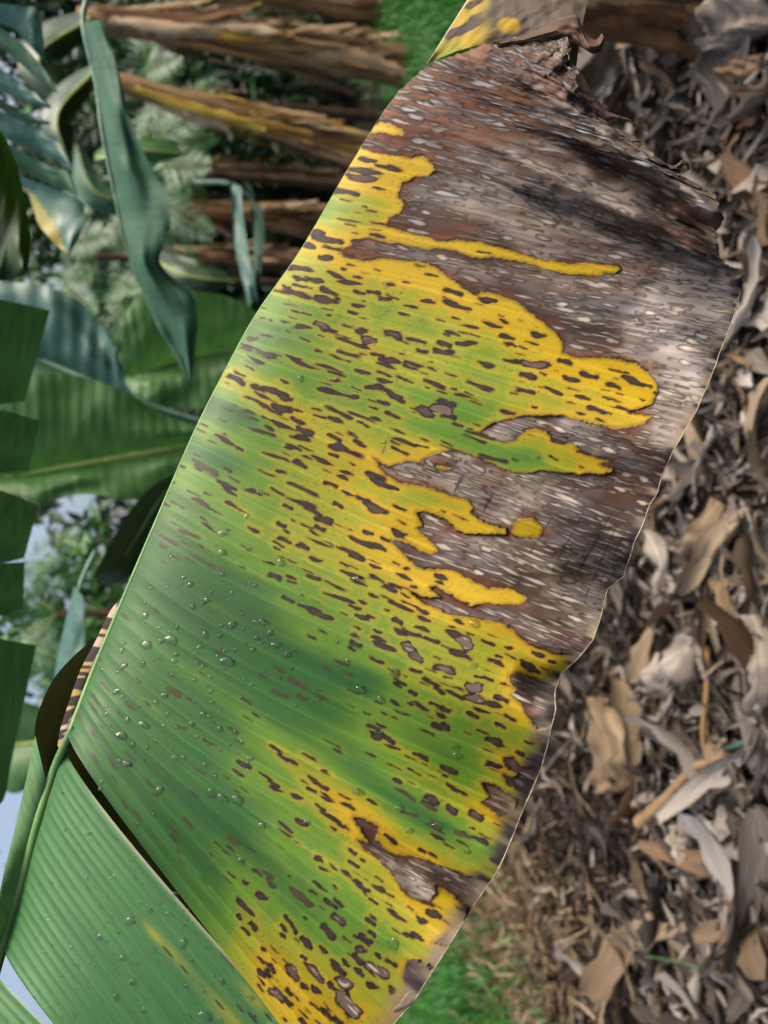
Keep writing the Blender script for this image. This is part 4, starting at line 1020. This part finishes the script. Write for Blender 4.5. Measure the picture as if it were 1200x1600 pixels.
# tiny dark flecks
fl = sst(.80, .9, vn(X / 3.0, Y / 1.7, 41)) * sst(.3, .7, fbm(X / 70, Y / 60, 42)) * sst(.25, .6, YE)
col = mixc(col, col * .35, fl * .7)
rough = 0.05 + 0.25 * sst(.4, .9, YE)

# spots
big = sst(5.0, 8.5, LW)
dep = -LS
faint = 1 - sst(.06, .30, YE - .15 * sst(1, 4, LW))
smask = sst(.9, -.7, LS) * (1 - .2 * faint)
streak = sst(.60, .74, vn(arcs / 1.7, TT * 26, 51))
inner = mixc(C(78, 60, 55), C(112, 95, 86), big)
inner = mixc(inner, C(206, 196, 180), streak * big * sst(3, 5, dep))
inner = mixc(inner, C(92, 48, 34), sst(.6, .8, fbm(X / 18, Y / 14, 52)) * big)
rimc = mixc(C(32, 19, 20), C(62, 52, 32), faint)
spotc = mixc(rimc, inner, sst(1.2, 3.0, dep) * (.45 + .55 * big))
col = mixc(col, col * np.array([.62, .5, .45]), np.exp(-np.maximum(LS, 0) / 1.6) * .75)
col = mixc(col, spotc, smask)
rough = rough + .3 * smask

# dead part
inside = sst(.8, -.8, D)
n1 = fbm(arcs / 42 + 2 * fbm(X / 120, Y / 120, 70), TT * 3.2, 61, 4); n2 = fbm(arcs / 12, TT * 7, 62, 3); n3 = fbm(X / 150, Y / 110, 63, 3)
dc = mixc(C(70, 56, 48), C(154, 142, 132), sst(.34, .64, n1))
dc = mixc(dc, C(104, 64, 42), sst(.50, .66, n2 * .5 + n3 * .5) * .6)
dc = mixc(dc, C(116, 116, 122), sst(.56, .72, fbm(arcs / 24, TT * 5, 66)) * .55)
topw = sst(520, 240, Y) * sst(560, 900, X + 150)
dc = mixc(dc, C(84, 66, 54), topw * sst(.3, .7, n2) * .85)  # dead tissue darker at the tip, partly painted shade of the folds
ctip = sst(300, 130, Y) * sst(980, 700, X)
dc = mixc(dc, C(118, 74, 46), ctip * .75 * sst(.25, .6, n1 + .1))
pale = sst(1.0, .82, np.hypot((X - 1085) / 120, (Y - 560) / 170))
dc = mixc(dc, C(178, 172, 168), pale * .55)
dc = mixc(dc, C(104, 52, 26), np.exp(-np.maximum(-D, 0) / 13) * sst(.35, .6, fbm(X / 34, Y / 22, 64)) * .95)
dc = mixc(dc, C(52, 30, 26), np.exp(-np.maximum(-D, 0) / 7) * sst(.5, .65, fbm(X / 22, Y / 15, 65)) * .8)
dc = dc * (0.78 + .44 * vn(arcs / 2.0, TT * 9, 67))[..., None]
# margin patches below the big dead zone are dark purple-brown
low = sst(1040, 1100, Y)
dc = mixc(dc, C(58, 44, 46), low * sst(.35, .62, fbm(arcs / 9, TT * 14, 68)) * .8)
sin_ = sst(.3, -.6, SP)
sring = np.exp(-(SP / 1.1) ** 2)
sc_ = mixc(C(206, 196, 178), C(160, 162, 168), topw)
sc_ = mixc(sc_, C(140, 124, 110), sst(.4, .7, vn(X / 26, Y / 20, 71)) * .75)
dc = mixc(dc, sc_ * (0.8 + .3 * vn(arcs / 1.6, TT * 30, 72))[..., None], sin_ * (.92 - .5 * topw * sst(.35, .6, vn(X / 40, Y / 25, 74))))
dc = mixc(dc, C(44, 34, 30), sring * (.55 + .4 * vn(X / 30, Y / 30, 73)))
# cracks
for (x0, y0), (x1, y1) in [tp(4, q) for q in [[(735, 365), (640, 500)], [(835, 420), (735, 580)], [(960, 410), (830, 650)], [(1085, 400), (920, 690)], [(590, 320), (540, 410)], [(465, 240), (420, 330)], [(310, 165), (285, 245)], [(1110, 440), (970, 760)], [(1165, 430), (1030, 700)], [(155, 75), (125, 165)]]]:
    dx, dy = x1 - x0, y1 - y0; ln = math.hypot(dx, dy)
    h = ((X - x0) * dx + (Y - y0) * dy) / ln
    v = np.abs((X - x0) * dy - (Y - y0) * dx) / ln + 4 * (vn(h / 12 + x0, h * 0, 80) - .5)
    ck = np.exp(-(v / 1.2) ** 2) * sst(0, 6, h) * sst(ln, ln - 6, h)
    dc = mixc(dc, C(36, 32, 44), ck * .8)
    col = mixc(col, C(50, 44, 40), ck * .6)
col = mixc(col, dc, inside)
col = mixc(col, C(36, 20, 16), np.exp(-((D - .2) / 1.5) ** 2) * .9)
col = mixc(col, C(96, 52, 14), np.exp(-((D - 3.2) / 1.8) ** 2) * .4)
rough = np.clip(rough + .75 * inside, 0, 1)
# dried rim of the margin
lowm = sst(1000, 1090, Y)
rimw = sst(24, 3, (1 - TT) * Lc / (1 + .9 * lowm) + 16 * (fbm(arcs / 14, TT * 20, 92) - .5)) * sst(.0, .1, SS)
rn = fbm(arcs / 16, TT * 2, 91)
col = mixc(col, mixc(C(42, 32, 40), C(134, 120, 100), sst(.48, .68, rn)), rimw * (.85 * sst(.32 - .12 * lowm, .46 - .1 * lowm, rn) + .15))
rough = np.clip(rough + .5 * rimw, 0, 1)

# ---------------------------------------------------------------- shape
wl = sst(.50, .05, SS)
DEP = 0.57 + 0.08 * (SS - .3) - 0.035 * TT
DEP += 0.028 * wl * np.exp(-TT / .13) + 0.012 * (1 - wl) * np.exp(-TT / .05)
DEP += 0.016 * TT ** 2.5 * np.sin(6.283 * (SS * 4.6 + .15)) + 0.010 * TT ** 4 * np.sin(6.283 * (SS * 11 + .5))
DEP += 0.012 * (fbm(SS * 4, TT * 2, 33) - .5)
def crease(pts, wd, h):
    d = np.full(X.shape, 1e9)
    p = resample(pts, 20)
    fr = np.clip(((X - p[0, 0]) * (p[-1, 0] - p[0, 0]) + (Y - p[0, 1]) * (p[-1, 1] - p[0, 1])) / ((p[-1] - p[0]) ** 2).sum(), 0, 1)
    h = h * sst(0, .45, fr)
    for (x0, y0), (x1, y1) in zip(p[:-1], p[1:]):
        dx, dy = x1 - x0, y1 - y0
        k = np.clip(((X - x0) * dx + (Y - y0) * dy) / (dx * dx + dy * dy), 0, 1)
        np.minimum(d, np.hypot(X - x0 - k * dx, Y - y0 - k * dy), out=d)
    return h * np.exp(-(d / wd) ** 2)
DEP += crease([(800, 150), (900, 230), (1000, 295), (1080, 340), (1140, 415)], 20, .034)
DEP += crease([(830, 110), (900, 175), (980, 235), (1060, 290), (1115, 330)], 17, -.030)
DEP += crease([(720, 190), (860, 270), (980, 330), (1100, 395), (1150, 430)], 18, -.020)
DEP += crease([(700, 250), (850, 320), (1000, 370), (1120, 420)], 13, .016)
DEP += crease([(980, 470), (1060, 520), (1110, 600)], 40, -.014)
DEP += crease([(800, 1060), (850, 1070), (890, 1060)], 22, .016)
DEP += crease([(860, 890), (930, 905), (990, 900)], 26, .012)
DEP += crease([(560, 1290), (650, 1340), (760, 1400)], 18, .006)
DEP += crease([(1020, 330), (1090, 330), (1135, 350)], 16, -.014)
wr = inside * sst(.25, 1, TT)
DEP += crease([(690, 130), (800, 190), (900, 260)], 14, .007) + crease([(760, 110), (850, 160), (930, 215)], 12, .008) + crease([(640, 170), (760, 220), (860, 290)], 12, -.005)
DEP += wr * 0.016 * (fbm(arcs / 30, TT * 6, 35) - .5) * (1 + 1.5 * topw)
V = Parr(X, Y, DEP)
gu = np.gradient(V, axis=0); gv = np.gradient(V, axis=1)
NR = np.cross(gu, gv); NR /= np.linalg.norm(NR, axis=-1)[..., None] + 1e-12
if NR[NS // 2, NT // 2] @ np.array(FW) > 0: NR = -NR                # towards the viewer's side
amp = 0.00075 * sst(0, .06, TT) * (.45 + .55 * sst(0, .35, TT))
saw = np.where(ribf < .5, ribf * 2, 2 - ribf * 2)
hgt = amp * (saw ** 1.5 - .5) * (1 - .5 * inside)
hgt += -0.00016 * smask * big + 0.00012 * sring * inside + .00022 * inside * (vn(arcs / 3, TT * 20, 95) - .5)
hgt += 0.0013 * inside * (fbm(arcs / 9, TT * 9, 96) - .5) * (1 + topw * 3)
V = V + NR * hgt[..., None]
GV, GN = V, NR
me = mesh_np('lamina', V - HB, grid_faces(NS, NT))
set_col(me, np.concatenate([np.clip(col, .003, .9), rough[..., None]], -1))
obj('lamina', me, M['hero'], hero, label='spotted half of the leaf, green to yellow with a dead brown end')

# thin pale rim along the hanging margin
k0, k1 = int(.03 * NS), int(.70 * NS)
mp_ = GV[k0:k1:3, -1]
obj('leaf_rim', tube_mesh('leaf_rim', mp_, 0.00036 * (1 + .5 * vn(np.arange(len(mp_)) / 6., np.zeros(len(mp_)), 7)), 6, HB), M['rim'], hero)
# midrib
p0 = GV[2:int(.93 * NS):8, 0] - GN[2:int(.93 * NS):8, 0] * .0008
pre = np.array([list(P(x, y, d)) for x, y, d in [(-30, 1590, .60), (3, 1478, .615), (30, 1390, .62), (62, 1275, .622), (88, 1195, .624)]])
pm = resample(np.vstack([pre, p0[1:]]), 160)
sm = np.linspace(0, 1, 160)
obj('midrib', tube_mesh('midrib', pm, np.interp(sm, [0, .2, .3, .55, .9, 1], [.0050, .0038, .0026, .0011, .0007, .0005]), 10, HB), M['herorib'], hero)

def painted(name, A, B, parent, paint, n=200, m=80, bulge=0.0, amp=0.0, per=25.0, wav=0.0, lab=None, shape=None, mat='hero'):
    a, b = resample(A, n), resample(B, n)
    t = np.linspace(0, 1, m)[None, :, None]
    q = a[:, None] * (1 - t) + b[:, None] * t
    s = np.broadcast_to(np.linspace(0, 1, n)[:, None], (n, m)); t2 = np.broadcast_to(t[..., 0], (n, m))
    Dp = q[..., 2] - bulge * 4 * t2 * (1 - t2) + wav * (fbm(s * 5 + len(name), t2 * 3, 8) - .5)
    if shape is not None: Dp = Dp + shape(s, t2)
    V = Parr(q[..., 0], q[..., 1], Dp)
    me = mesh_np(name, V - loc_of(parent), grid_faces(n, m))
    set_col(me, paint(q[..., 0], q[..., 1], s, t2))
    o = obj(name, me, M[mat], parent, label=lab)
    return o, V

# ---------------------------------------------------------------- lower segment: green, ribbed, wet
def segment(sta, NSg, NTg, name, ribs, lab, dfun, seed, paint):
    n = len(sta)
    x = np.linspace(0, n - 1, NSg)
    def it(f):
        v = resample(np.array([f(s) for s in sta], float), NSg) if len(np.shape(f(sta[0]))) else np.interp(x, range(n), [f(s) for s in sta])
        return v
    A, B = it(lambda s: s[0]), it(lambda s: s[1])
    a0, a1 = np.radians(it(lambda s: s[2])), np.radians(it(lambda s: s[3]))
    L = np.linalg.norm(B - A, axis=1)[:, None]
    c1 = A + np.stack([np.cos(a0), np.sin(a0)], -1) * L * .12; c2 = B - np.stack([np.cos(a1), np.sin(a1)], -1) * L * .35
    t = np.linspace(0, 1, NTg)[None, :, None]
    q = A[:, None] * (1 - t) ** 3 + 3 * c1[:, None] * t * (1 - t) ** 2 + 3 * c2[:, None] * t ** 2 * (1 - t) + B[:, None] * t ** 3
    s = np.broadcast_to(np.linspace(0, 1, NSg)[:, None], (NSg, NTg)); t2 = np.broadcast_to(t[..., 0], (NSg, NTg))
    V = Parr(q[..., 0], q[..., 1], dfun(s, t2))
    g = np.cross(np.gradient(V, axis=0), np.gradient(V, axis=1)); g /= np.linalg.norm(g, axis=-1)[..., None] + 1e-12
    if g[NSg // 2, NTg // 2] @ np.array(FW) > 0: g = -g
    rf = s * ribs + .8 * (vn(s * 9, t2, seed) - .5); rf = rf - np.floor(rf)
    saw = np.where(rf < .5, rf * 2, 2 - rf * 2)
    V = V + g * (.0007 * (saw ** 1.4 - .5) * sst(0, .1, t2))[..., None]
    me = mesh_np(name, V - HB, grid_faces(NSg, NTg))
    cl, rg = paint(q[..., 0], q[..., 1], s, t2, rf)
    set_col(me, np.concatenate([np.clip(cl, .003, .9), rg[..., None]], -1))
    obj(name, me, M['hero'], hero, label=lab)
    return V, g, q

def paint_green(x, y, s, t, rf):
    def C(*c): return np.broadcast_to(lin(c), x.shape + (3,))
    c = mixc(C(46, 94, 48), C(66, 114, 62), fbm(s * 14, t * 4, 3))
    c = mixc(c, c * 1.3 + .01, np.exp(-((rf - .5) / .07) ** 2) * .4)
    c = c * (.9 + .2 * vn(s * 260, t * 4, 9))[..., None]
    # yellow streaks with small brown spots near the bottom
    for (x0, y0, ln, wd, yl) in [(270, 1490, 90, 8, .35), (360, 1590, 110, 12, .45), (372, 1500, 80, 8, .4), (240, 1460, 40, 6, .5), (395, 1560, 60, 8, .5)]:
        a = .86
        u = (x - x0) * math.cos(a) + (y - y0) * math.sin(a); v = -(x - x0) * math.sin(a) + (y - y0) * math.cos(a)
        c = mixc(c, C(160, 156, 40), yl * np.exp(-(u / ln * 2) ** 2 - (v / wd) ** 2))
    for (x0, y0, ln, wd) in [(262, 1487, 26, 4), (288, 1515, 22, 3), (343, 1570, 24, 5), (355, 1500, 40, 5), (380, 1525, 30, 3), (375, 1575, 20, 4), (395, 1590, 24, 5), (420, 1590, 22, 4), (300, 1590, 20, 3), (410, 1560, 16, 3), (350, 1440, 16, 2.5), (270, 1430, 18, 2)]:
        a = .86
        u = (x - x0) * math.cos(a) + (y - y0) * math.sin(a); v = -(x - x0) * math.sin(a) + (y - y0) * math.cos(a)
        q = np.hypot(u / ln * 2, v / wd * 2)
        c = mixc(c, C(46, 32, 26), sst(1.15, .8, q) * .85)
    fl = sst(.86, .93, vn(x / 5 + y / 9, y / 5 - x / 12, 44)) * .6
    c = mixc(c, C(34, 66, 34), fl)
    e = sst(.975, .995, s) * sst(.15, .3, t)
    c = mixc(c, C(150, 158, 128), e * .8)
    return c, np.clip(.12 + .3 * e, 0, 1)
LV, LN, LQ = segment([((4, 1480), (190, 1720), 80, 45), ((28, 1405), (300, 1740), 76, 50), ((58, 1300), (400, 1730), 74, 52), ((84, 1222), (470, 1700), 72, 50), ((100, 1170), (520, 1672), 70, 47)],
                     300, 260, 'lamina_segment', 19, 'torn green ribbed segment with rain drops next to the stalk end',
                     lambda s, t: .622 + .0 * s - .10 * t - .03 * np.sin(np.pi * np.clip(t * 1.2, 0, 1)) * .6 + .012 * (1 - s) * t, 5, paint_green)
# next segment below it
segment([((-70, 1620), (20, 1760), 70, 45), ((-40, 1560), (80, 1720), 65, 45), ((-8, 1520), (130, 1660), 55, 44)], 80, 80, 'lamina_segment', 9,
        'small green segment past the next tear', lambda s, t: .61 - .06 * t, 6, paint_green)
# narrow green strip of the other half, on the far side of the rib
def paint_strip(x, y, s, t):
    def C(*c): return np.broadcast_to(lin(c), x.shape + (3,))
    c = mixc(C(64, 108, 64), C(92, 134, 80), fbm(s * 40, t * 2, 3)) * (.85 + .3 * vn(s * 70, t * 3, 5))[..., None]
    return np.concatenate([c, np.full(x.shape + (1,), .2)], -1)
painted('lamina_segment', [(-32, 1590, .602), (0, 1478, .615), (30, 1390, .62), (62, 1278, .622), (72, 1222, .623)],
        [(-60, 1590, .60), (-12, 1440, .60), (8, 1355, .61), (25, 1287, .62), (42, 1212, .625), (55, 1150, .632)], hero, paint_strip, 120, 24, 0.004, lab='pale green strip of the far half beside the rib')
# curled underside of the far half, its shade painted in as dark olive
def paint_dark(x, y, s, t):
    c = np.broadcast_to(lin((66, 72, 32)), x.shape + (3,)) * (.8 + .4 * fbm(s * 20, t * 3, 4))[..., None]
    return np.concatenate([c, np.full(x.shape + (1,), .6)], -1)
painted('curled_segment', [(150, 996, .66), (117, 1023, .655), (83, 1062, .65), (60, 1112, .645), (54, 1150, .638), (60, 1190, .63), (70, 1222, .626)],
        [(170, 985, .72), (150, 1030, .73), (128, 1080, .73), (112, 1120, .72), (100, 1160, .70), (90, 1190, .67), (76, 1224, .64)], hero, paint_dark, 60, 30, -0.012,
        lab='underside of the far half curling behind the rib, shade painted in')
# dark sheet added behind the tear to stand for its shaded gap
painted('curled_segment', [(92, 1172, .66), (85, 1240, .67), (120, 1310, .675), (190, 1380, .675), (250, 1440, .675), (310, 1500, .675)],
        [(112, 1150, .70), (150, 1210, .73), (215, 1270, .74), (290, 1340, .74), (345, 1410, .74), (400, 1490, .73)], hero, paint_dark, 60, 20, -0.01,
        lab='added dark sheet for the shaded gap inside the tear')
# dry streaked edge along the rib
def paint_dryedge(x, y, s, t):
    def C(*c): return np.broadcast_to(lin(c), x.shape + (3,))
    c = mixc(C(170, 150, 132), C(160, 132, 72), sst(.45, .65, fbm(s * 9, t * 2, 12)))
    c = mixc(c, C(120, 140, 70), sst(.55, .9, t) * sst(.2, .6, s))
    k = vn(s * 46 + t * 2.4, t * .6, 13)
    c = mixc(c, C(44, 28, 26), sst(.50, .60, k) * sst(1.0, .75, t))
    return np.concatenate([c, np.full(x.shape + (1,), .8)], -1)
painted('dry_edge', [(192, 930, .612), (172, 955, .612), (150, 1000, .612), (126, 1046, .613), (108, 1096, .615), (94, 1140, .617), (90, 1166, .619)],
        [(194, 942, .608), (180, 972, .608), (162, 1012, .608), (143, 1054, .61), (124, 1104, .612), (108, 1146, .614), (100, 1172, .617)], hero, paint_dryedge, 240, 24, 0.002,
        lab='pale dry edge with dark slanting streaks along the rib')

# ---------------------------------------------------------------- tip: far half, curl and torn ends
def paint_tip(x, y, s, t):
    def C(*c): return np.broadcast_to(lin(c), x.shape + (3,))
    f = fbm(x / 40, y / 30, 21); g = sst(745, 800, x + 60 * (f - .5) + 10)
    c = mixc(C(186, 158, 62), C(156, 150, 66), sst(.4, .7, f))
    d = mixc(C(78, 70, 60), C(124, 114, 102), fbm(x / 12, y / 40, 22))
    c = mixc(c, d, g)
    for (x0, y0, a, b) in [(725, 45, 26, 9), (748, 30, 18, 12), (790, 42, 10, 14), (742, 5, 14, 6), (705, 50, 8, 5)]:
        q = np.hypot((x - x0 + (y - y0) * .4) / a, (y - y0 + (x - x0) * .4) / b) + .6 * (fbm(x / 9, y / 9, 23) - .5)
        c = mixc(c, C(88, 78, 74), sst(1.1, .8, q) * (1 - g))
    y2 = np.hypot((x - 795) / 20, (y - 40) / 14)
    c = mixc(c, C(180, 148, 50), sst(1.1, .7, y2) * g)
    c = mixc(c, C(110, 120, 50), sst(.2, .0, t) * sst(.4, .0, s) * .7)
    c = mixc(c, C(225, 222, 205), sst(.03, .0, s))
    return np.concatenate([c, np.full(x.shape + (1,), .7)], -1)
painted('lamina', [(661, 109, .628), (672, 98, .630), (720, 78, .635), (780, 64, .64), (850, 53, .645), (905, 60, .65)],
        [(752, -35, .69), (770, -37, .69), (800, -38, .69), (840, -38, .69), (880, -38, .69), (925, -30, .70)], hero, paint_tip, 160, 90, 0.008, wav=.012,
        lab='yellow and grey far half of the leaf at the tip')
def paint_brown(x, y, s, t):
    def C(*c): return np.broadcast_to(lin(c), x.shape + (3,))
    c = mixc(C(50, 36, 30), C(126, 100, 82), fbm(s * 7, t * 24, 31)) * (.7 + .6 * vn(s * 6, t * 60, 32))[..., None]
    return np.concatenate([c, np.full(x.shape + (1,), .9)], -1)
painted('curled_edge', [(780, 66, .634), (820, 54, .63), (855, 40, .628), (885, 25, .628), (903, 24, .63), (912, 48, .63), (930, 62, .628), (940, 52, .628)],
        [(775, 72, .630), (820, 68, .622), (860, 62, .615), (892, 66, .612), (915, 78, .612), (926, 84, .614), (938, 80, .618), (946, 62, .622)], hero, paint_brown, 120, 30, 0.012, wav=.02,
        lab='dark brown twisted curl at the leaf tip')
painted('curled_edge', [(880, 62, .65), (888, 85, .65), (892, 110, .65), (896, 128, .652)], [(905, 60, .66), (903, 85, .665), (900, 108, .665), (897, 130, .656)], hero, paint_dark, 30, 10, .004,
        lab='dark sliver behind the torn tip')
for A, B, nm in [([(905, 142, .60), (925, 160, .596), (945, 172, .592), (965, 180, .59), (984, 186, .592), (993, 195, .596)], [(925, 172, .604), (938, 190, .60), (955, 196, .597), (972, 190, .594), (984, 190, .594), (992, 198, .597)], 'torn_end'),
                 ([(1012, 246, .60), (1035, 258, .597), (1055, 258, .594), (1066, 250, .592), (1076, 254, .594), (1078, 266, .596)], [(1020, 258, .602), (1040, 266, .60), (1058, 268, .597), (1068, 258, .594), (1072, 260, .595), (1072, 268, .597)], 'torn_end'),
                 ([(1075, 290, .59), (1095, 294, .582), (1112, 305, .578), (1126, 330, .577), (1128, 350, .58)], [(1070, 310, .588), (1085, 318, .576), (1098, 330, .57), (1108, 345, .57), (1118, 362, .576)], 'curled_edge'),
                 ([(885, 90, .605), (905, 110, .60), (930, 150, .597), (960, 185, .596)], [(880, 105, .602), (895, 125, .594), (915, 155, .592), (940, 182, .593)], 'curled_edge')]:
    painted(nm, A, B, hero, paint_brown, 60, 16, .004, wav=.008)

# ================================================================== rain drops
def drop_mesh(seed, el):
    r = np.random.default_rng(seed)
    n, m = 13, 24
    a = np.linspace(0, np.pi / 2, n)[:, None]; th = np.linspace(0, 2 * np.pi, m, endpoint=False)[None]
    rad = 1 + .10 * np.sin(2 * th + r.uniform(0, 6)) + .07 * np.sin(3 * th + r.uniform(0, 6))
    x = np.cos(a) * np.cos(th) * rad * el; y = np.cos(a) * np.sin(th) * rad; z = np.sin(a) * .46 + 0 * th
    V = np.stack([x, y, z], -1)[:-1].reshape(-1, 3)
    n -= 1
    F = grid_faces(n, m, True).tolist()
    V = np.vstack([V, [0, 0, .46]])
    t0 = (n - 1) * m
    for j in range(0, m, 2):
        F.append([t0 + j, t0 + j + 1, t0 + (j + 2) % m, n * m])
    return mesh_np('water_drop', V, F)
DM = [drop_mesh(i, e) for i, e in enumerate([1.0, 1.25, 1.5, 1.1, 1.8, 1.0])]
for d_ in DM: d_.materials.append(M['water'])

def put_drop(Vg, Ng, Qd, x, y, size, lab, grp, r):
    k = np.argmin((Qd[..., 0] - x) ** 2 + (Qd[..., 1] - y) ** 2); i, j = np.unravel_index(k, Qd.shape[:2])
    if (Qd[i, j, 0] - x) ** 2 + (Qd[i, j, 1] - y) ** 2 > 120: return
    p, nn = Vector(Vg[i, j]), Vector(Ng[i, j])
    down = Vector((0, 0, -1)); e = (down - nn * down.dot(nn)).normalized(); f = nn.cross(e)
    a = r.uniform(-.5, .5); e2 = e * math.cos(a) + f * math.sin(a); f2 = nn.cross(e2)
    o = obj('water_drop', r.choice(DM), None, None, lab, 'water drop', grp)
    mw = Matrix((e2, f2, nn)).transposed().to_4x4()
    s = size * .36 * .58 / FPX
    o.matrix_world = Matrix.Translation(p - nn * s * .06) @ mw @ Matrix.Diagonal((s, s, s, 1))
rd = random.Random(4)
L1, G1 = 'clear rain drop on the big spotted leaf', 'rain drops on the spotted leaf'
L2, G2 = 'clear rain drop on the torn green ribbed segment', 'rain drops on the ribbed segment'
drops = [(x / 3 + 100, y / 3 + 900, s / 3) for x, y, s in [(608, 145, 36), (788, 228, 56), (660, 275, 52), (500, 300, 60), (452, 308, 34), (385, 325, 54), (270, 345, 44), (275, 425, 44), (372, 412, 40), (243, 540, 44), (470, 560, 40), (372, 700, 52), (300, 675, 40), (192, 650, 34), (268, 750, 50), (650, 648, 40), (600, 692, 36), (515, 400, 30), (768, 402, 60), (930, 215, 50), (968, 265, 34), (990, 325, 44), (885, 345, 26), (670, 115, 40), (590, 38, 40), (380, 185, 46), (530, 240, 30), (560, 850, 30), (520, 850, 36), (390, 805, 30), (296, 880, 40), (800, 730, 36), (835, 775, 28), (730, 720, 40), (870, 855, 34), (1045, 370, 40), (735, 235, 28), (680, 680, 22), (485, 650, 28), (420, 390, 18), (445, 245, 18), (470, 700, 20), (325, 790, 24), (550, 40, 18), (485, 50, 24), (905, 290, 26), (730, 280, 30), (620, 360, 20), (850, 310, 26), (800, 285, 16), (175, 440, 26), (215, 700, 22), (355, 610, 16)]]
drops += [(x / 2.4 + 250, y / 2.4 + 700, s / 2.4) for x, y, s in [(235, 318, 44), (232, 393, 44), (333, 378, 30), (455, 430, 44), (380, 168, 34), (745, 495, 44), (325, 255, 24), (880, 845, 50), (755, 910, 44), (700, 805, 34), (830, 945, 36), (655, 365, 20)]]
drops += [(x, y, s) for x, y, s in [(608, 443, 15), (740, 1040, 14), (620, 1050, 18), (712, 1165, 14), (715, 1180, 18), (742, 975, 18), (625, 1265, 16), (640, 1297, 14), (730, 1330, 14), (615, 1473, 24), (376, 1345, 15), (330, 1240, 20), (348, 1248, 17), (372, 1250, 20), (250, 1235, 18), (200, 1195, 14), (560, 1237, 16), (600, 690, 8), (470, 590, 16), (405, 770, 13), (840, 716, 10), (480, 1285, 14), (685, 1290, 14), (410, 1290, 14), (320, 1195, 12), (560, 905, 13), (680, 470, 9)]]
for x, y, s in drops:
    put_drop(GV, GN, Q, x, y, s, L1, G1, rd)
for _ in range(110):
    x, y = rd.gauss(290, 100), rd.gauss(1070, 100)
    put_drop(GV, GN, Q, x, y, rd.uniform(4, 9), L1, G1, rd)
seg = [(x / 2.4, y / 2.4 + 1150, s / 2.4) for x, y, s in [(562, 652, 36), (372, 755, 40), (685, 775, 44), (497, 922, 40), (433, 980, 36), (330, 365, 30), (460, 835, 34), (770, 1052, 44), (825, 1065, 34), (765, 960, 22), (485, 695, 36), (325, 535, 26), (370, 400, 20), (335, 575, 22), (250, 345, 20), (235, 210, 24), (130, 190, 22), (560, 560, 14), (505, 450, 14), (655, 590, 26), (830, 920, 34), (940, 980, 30), (530, 835, 18), (175, 690, 18), (265, 795, 22), (210, 655, 16), (225, 900, 22), (700, 940, 20), (540, 1030, 20), (440, 740, 16), (625, 665, 22), (150, 300, 16), (75, 370, 14)]]
for x, y, s in seg:
    put_drop(LV, LN, LQ, x, y, s, L2, G2, rd)
for _ in range(120):
    x = rd.uniform(40, 420); y = rd.uniform(1240, 1600)
    put_drop(LV, LN, LQ, x, y, rd.uniform(3, 7), L2, G2, rd)
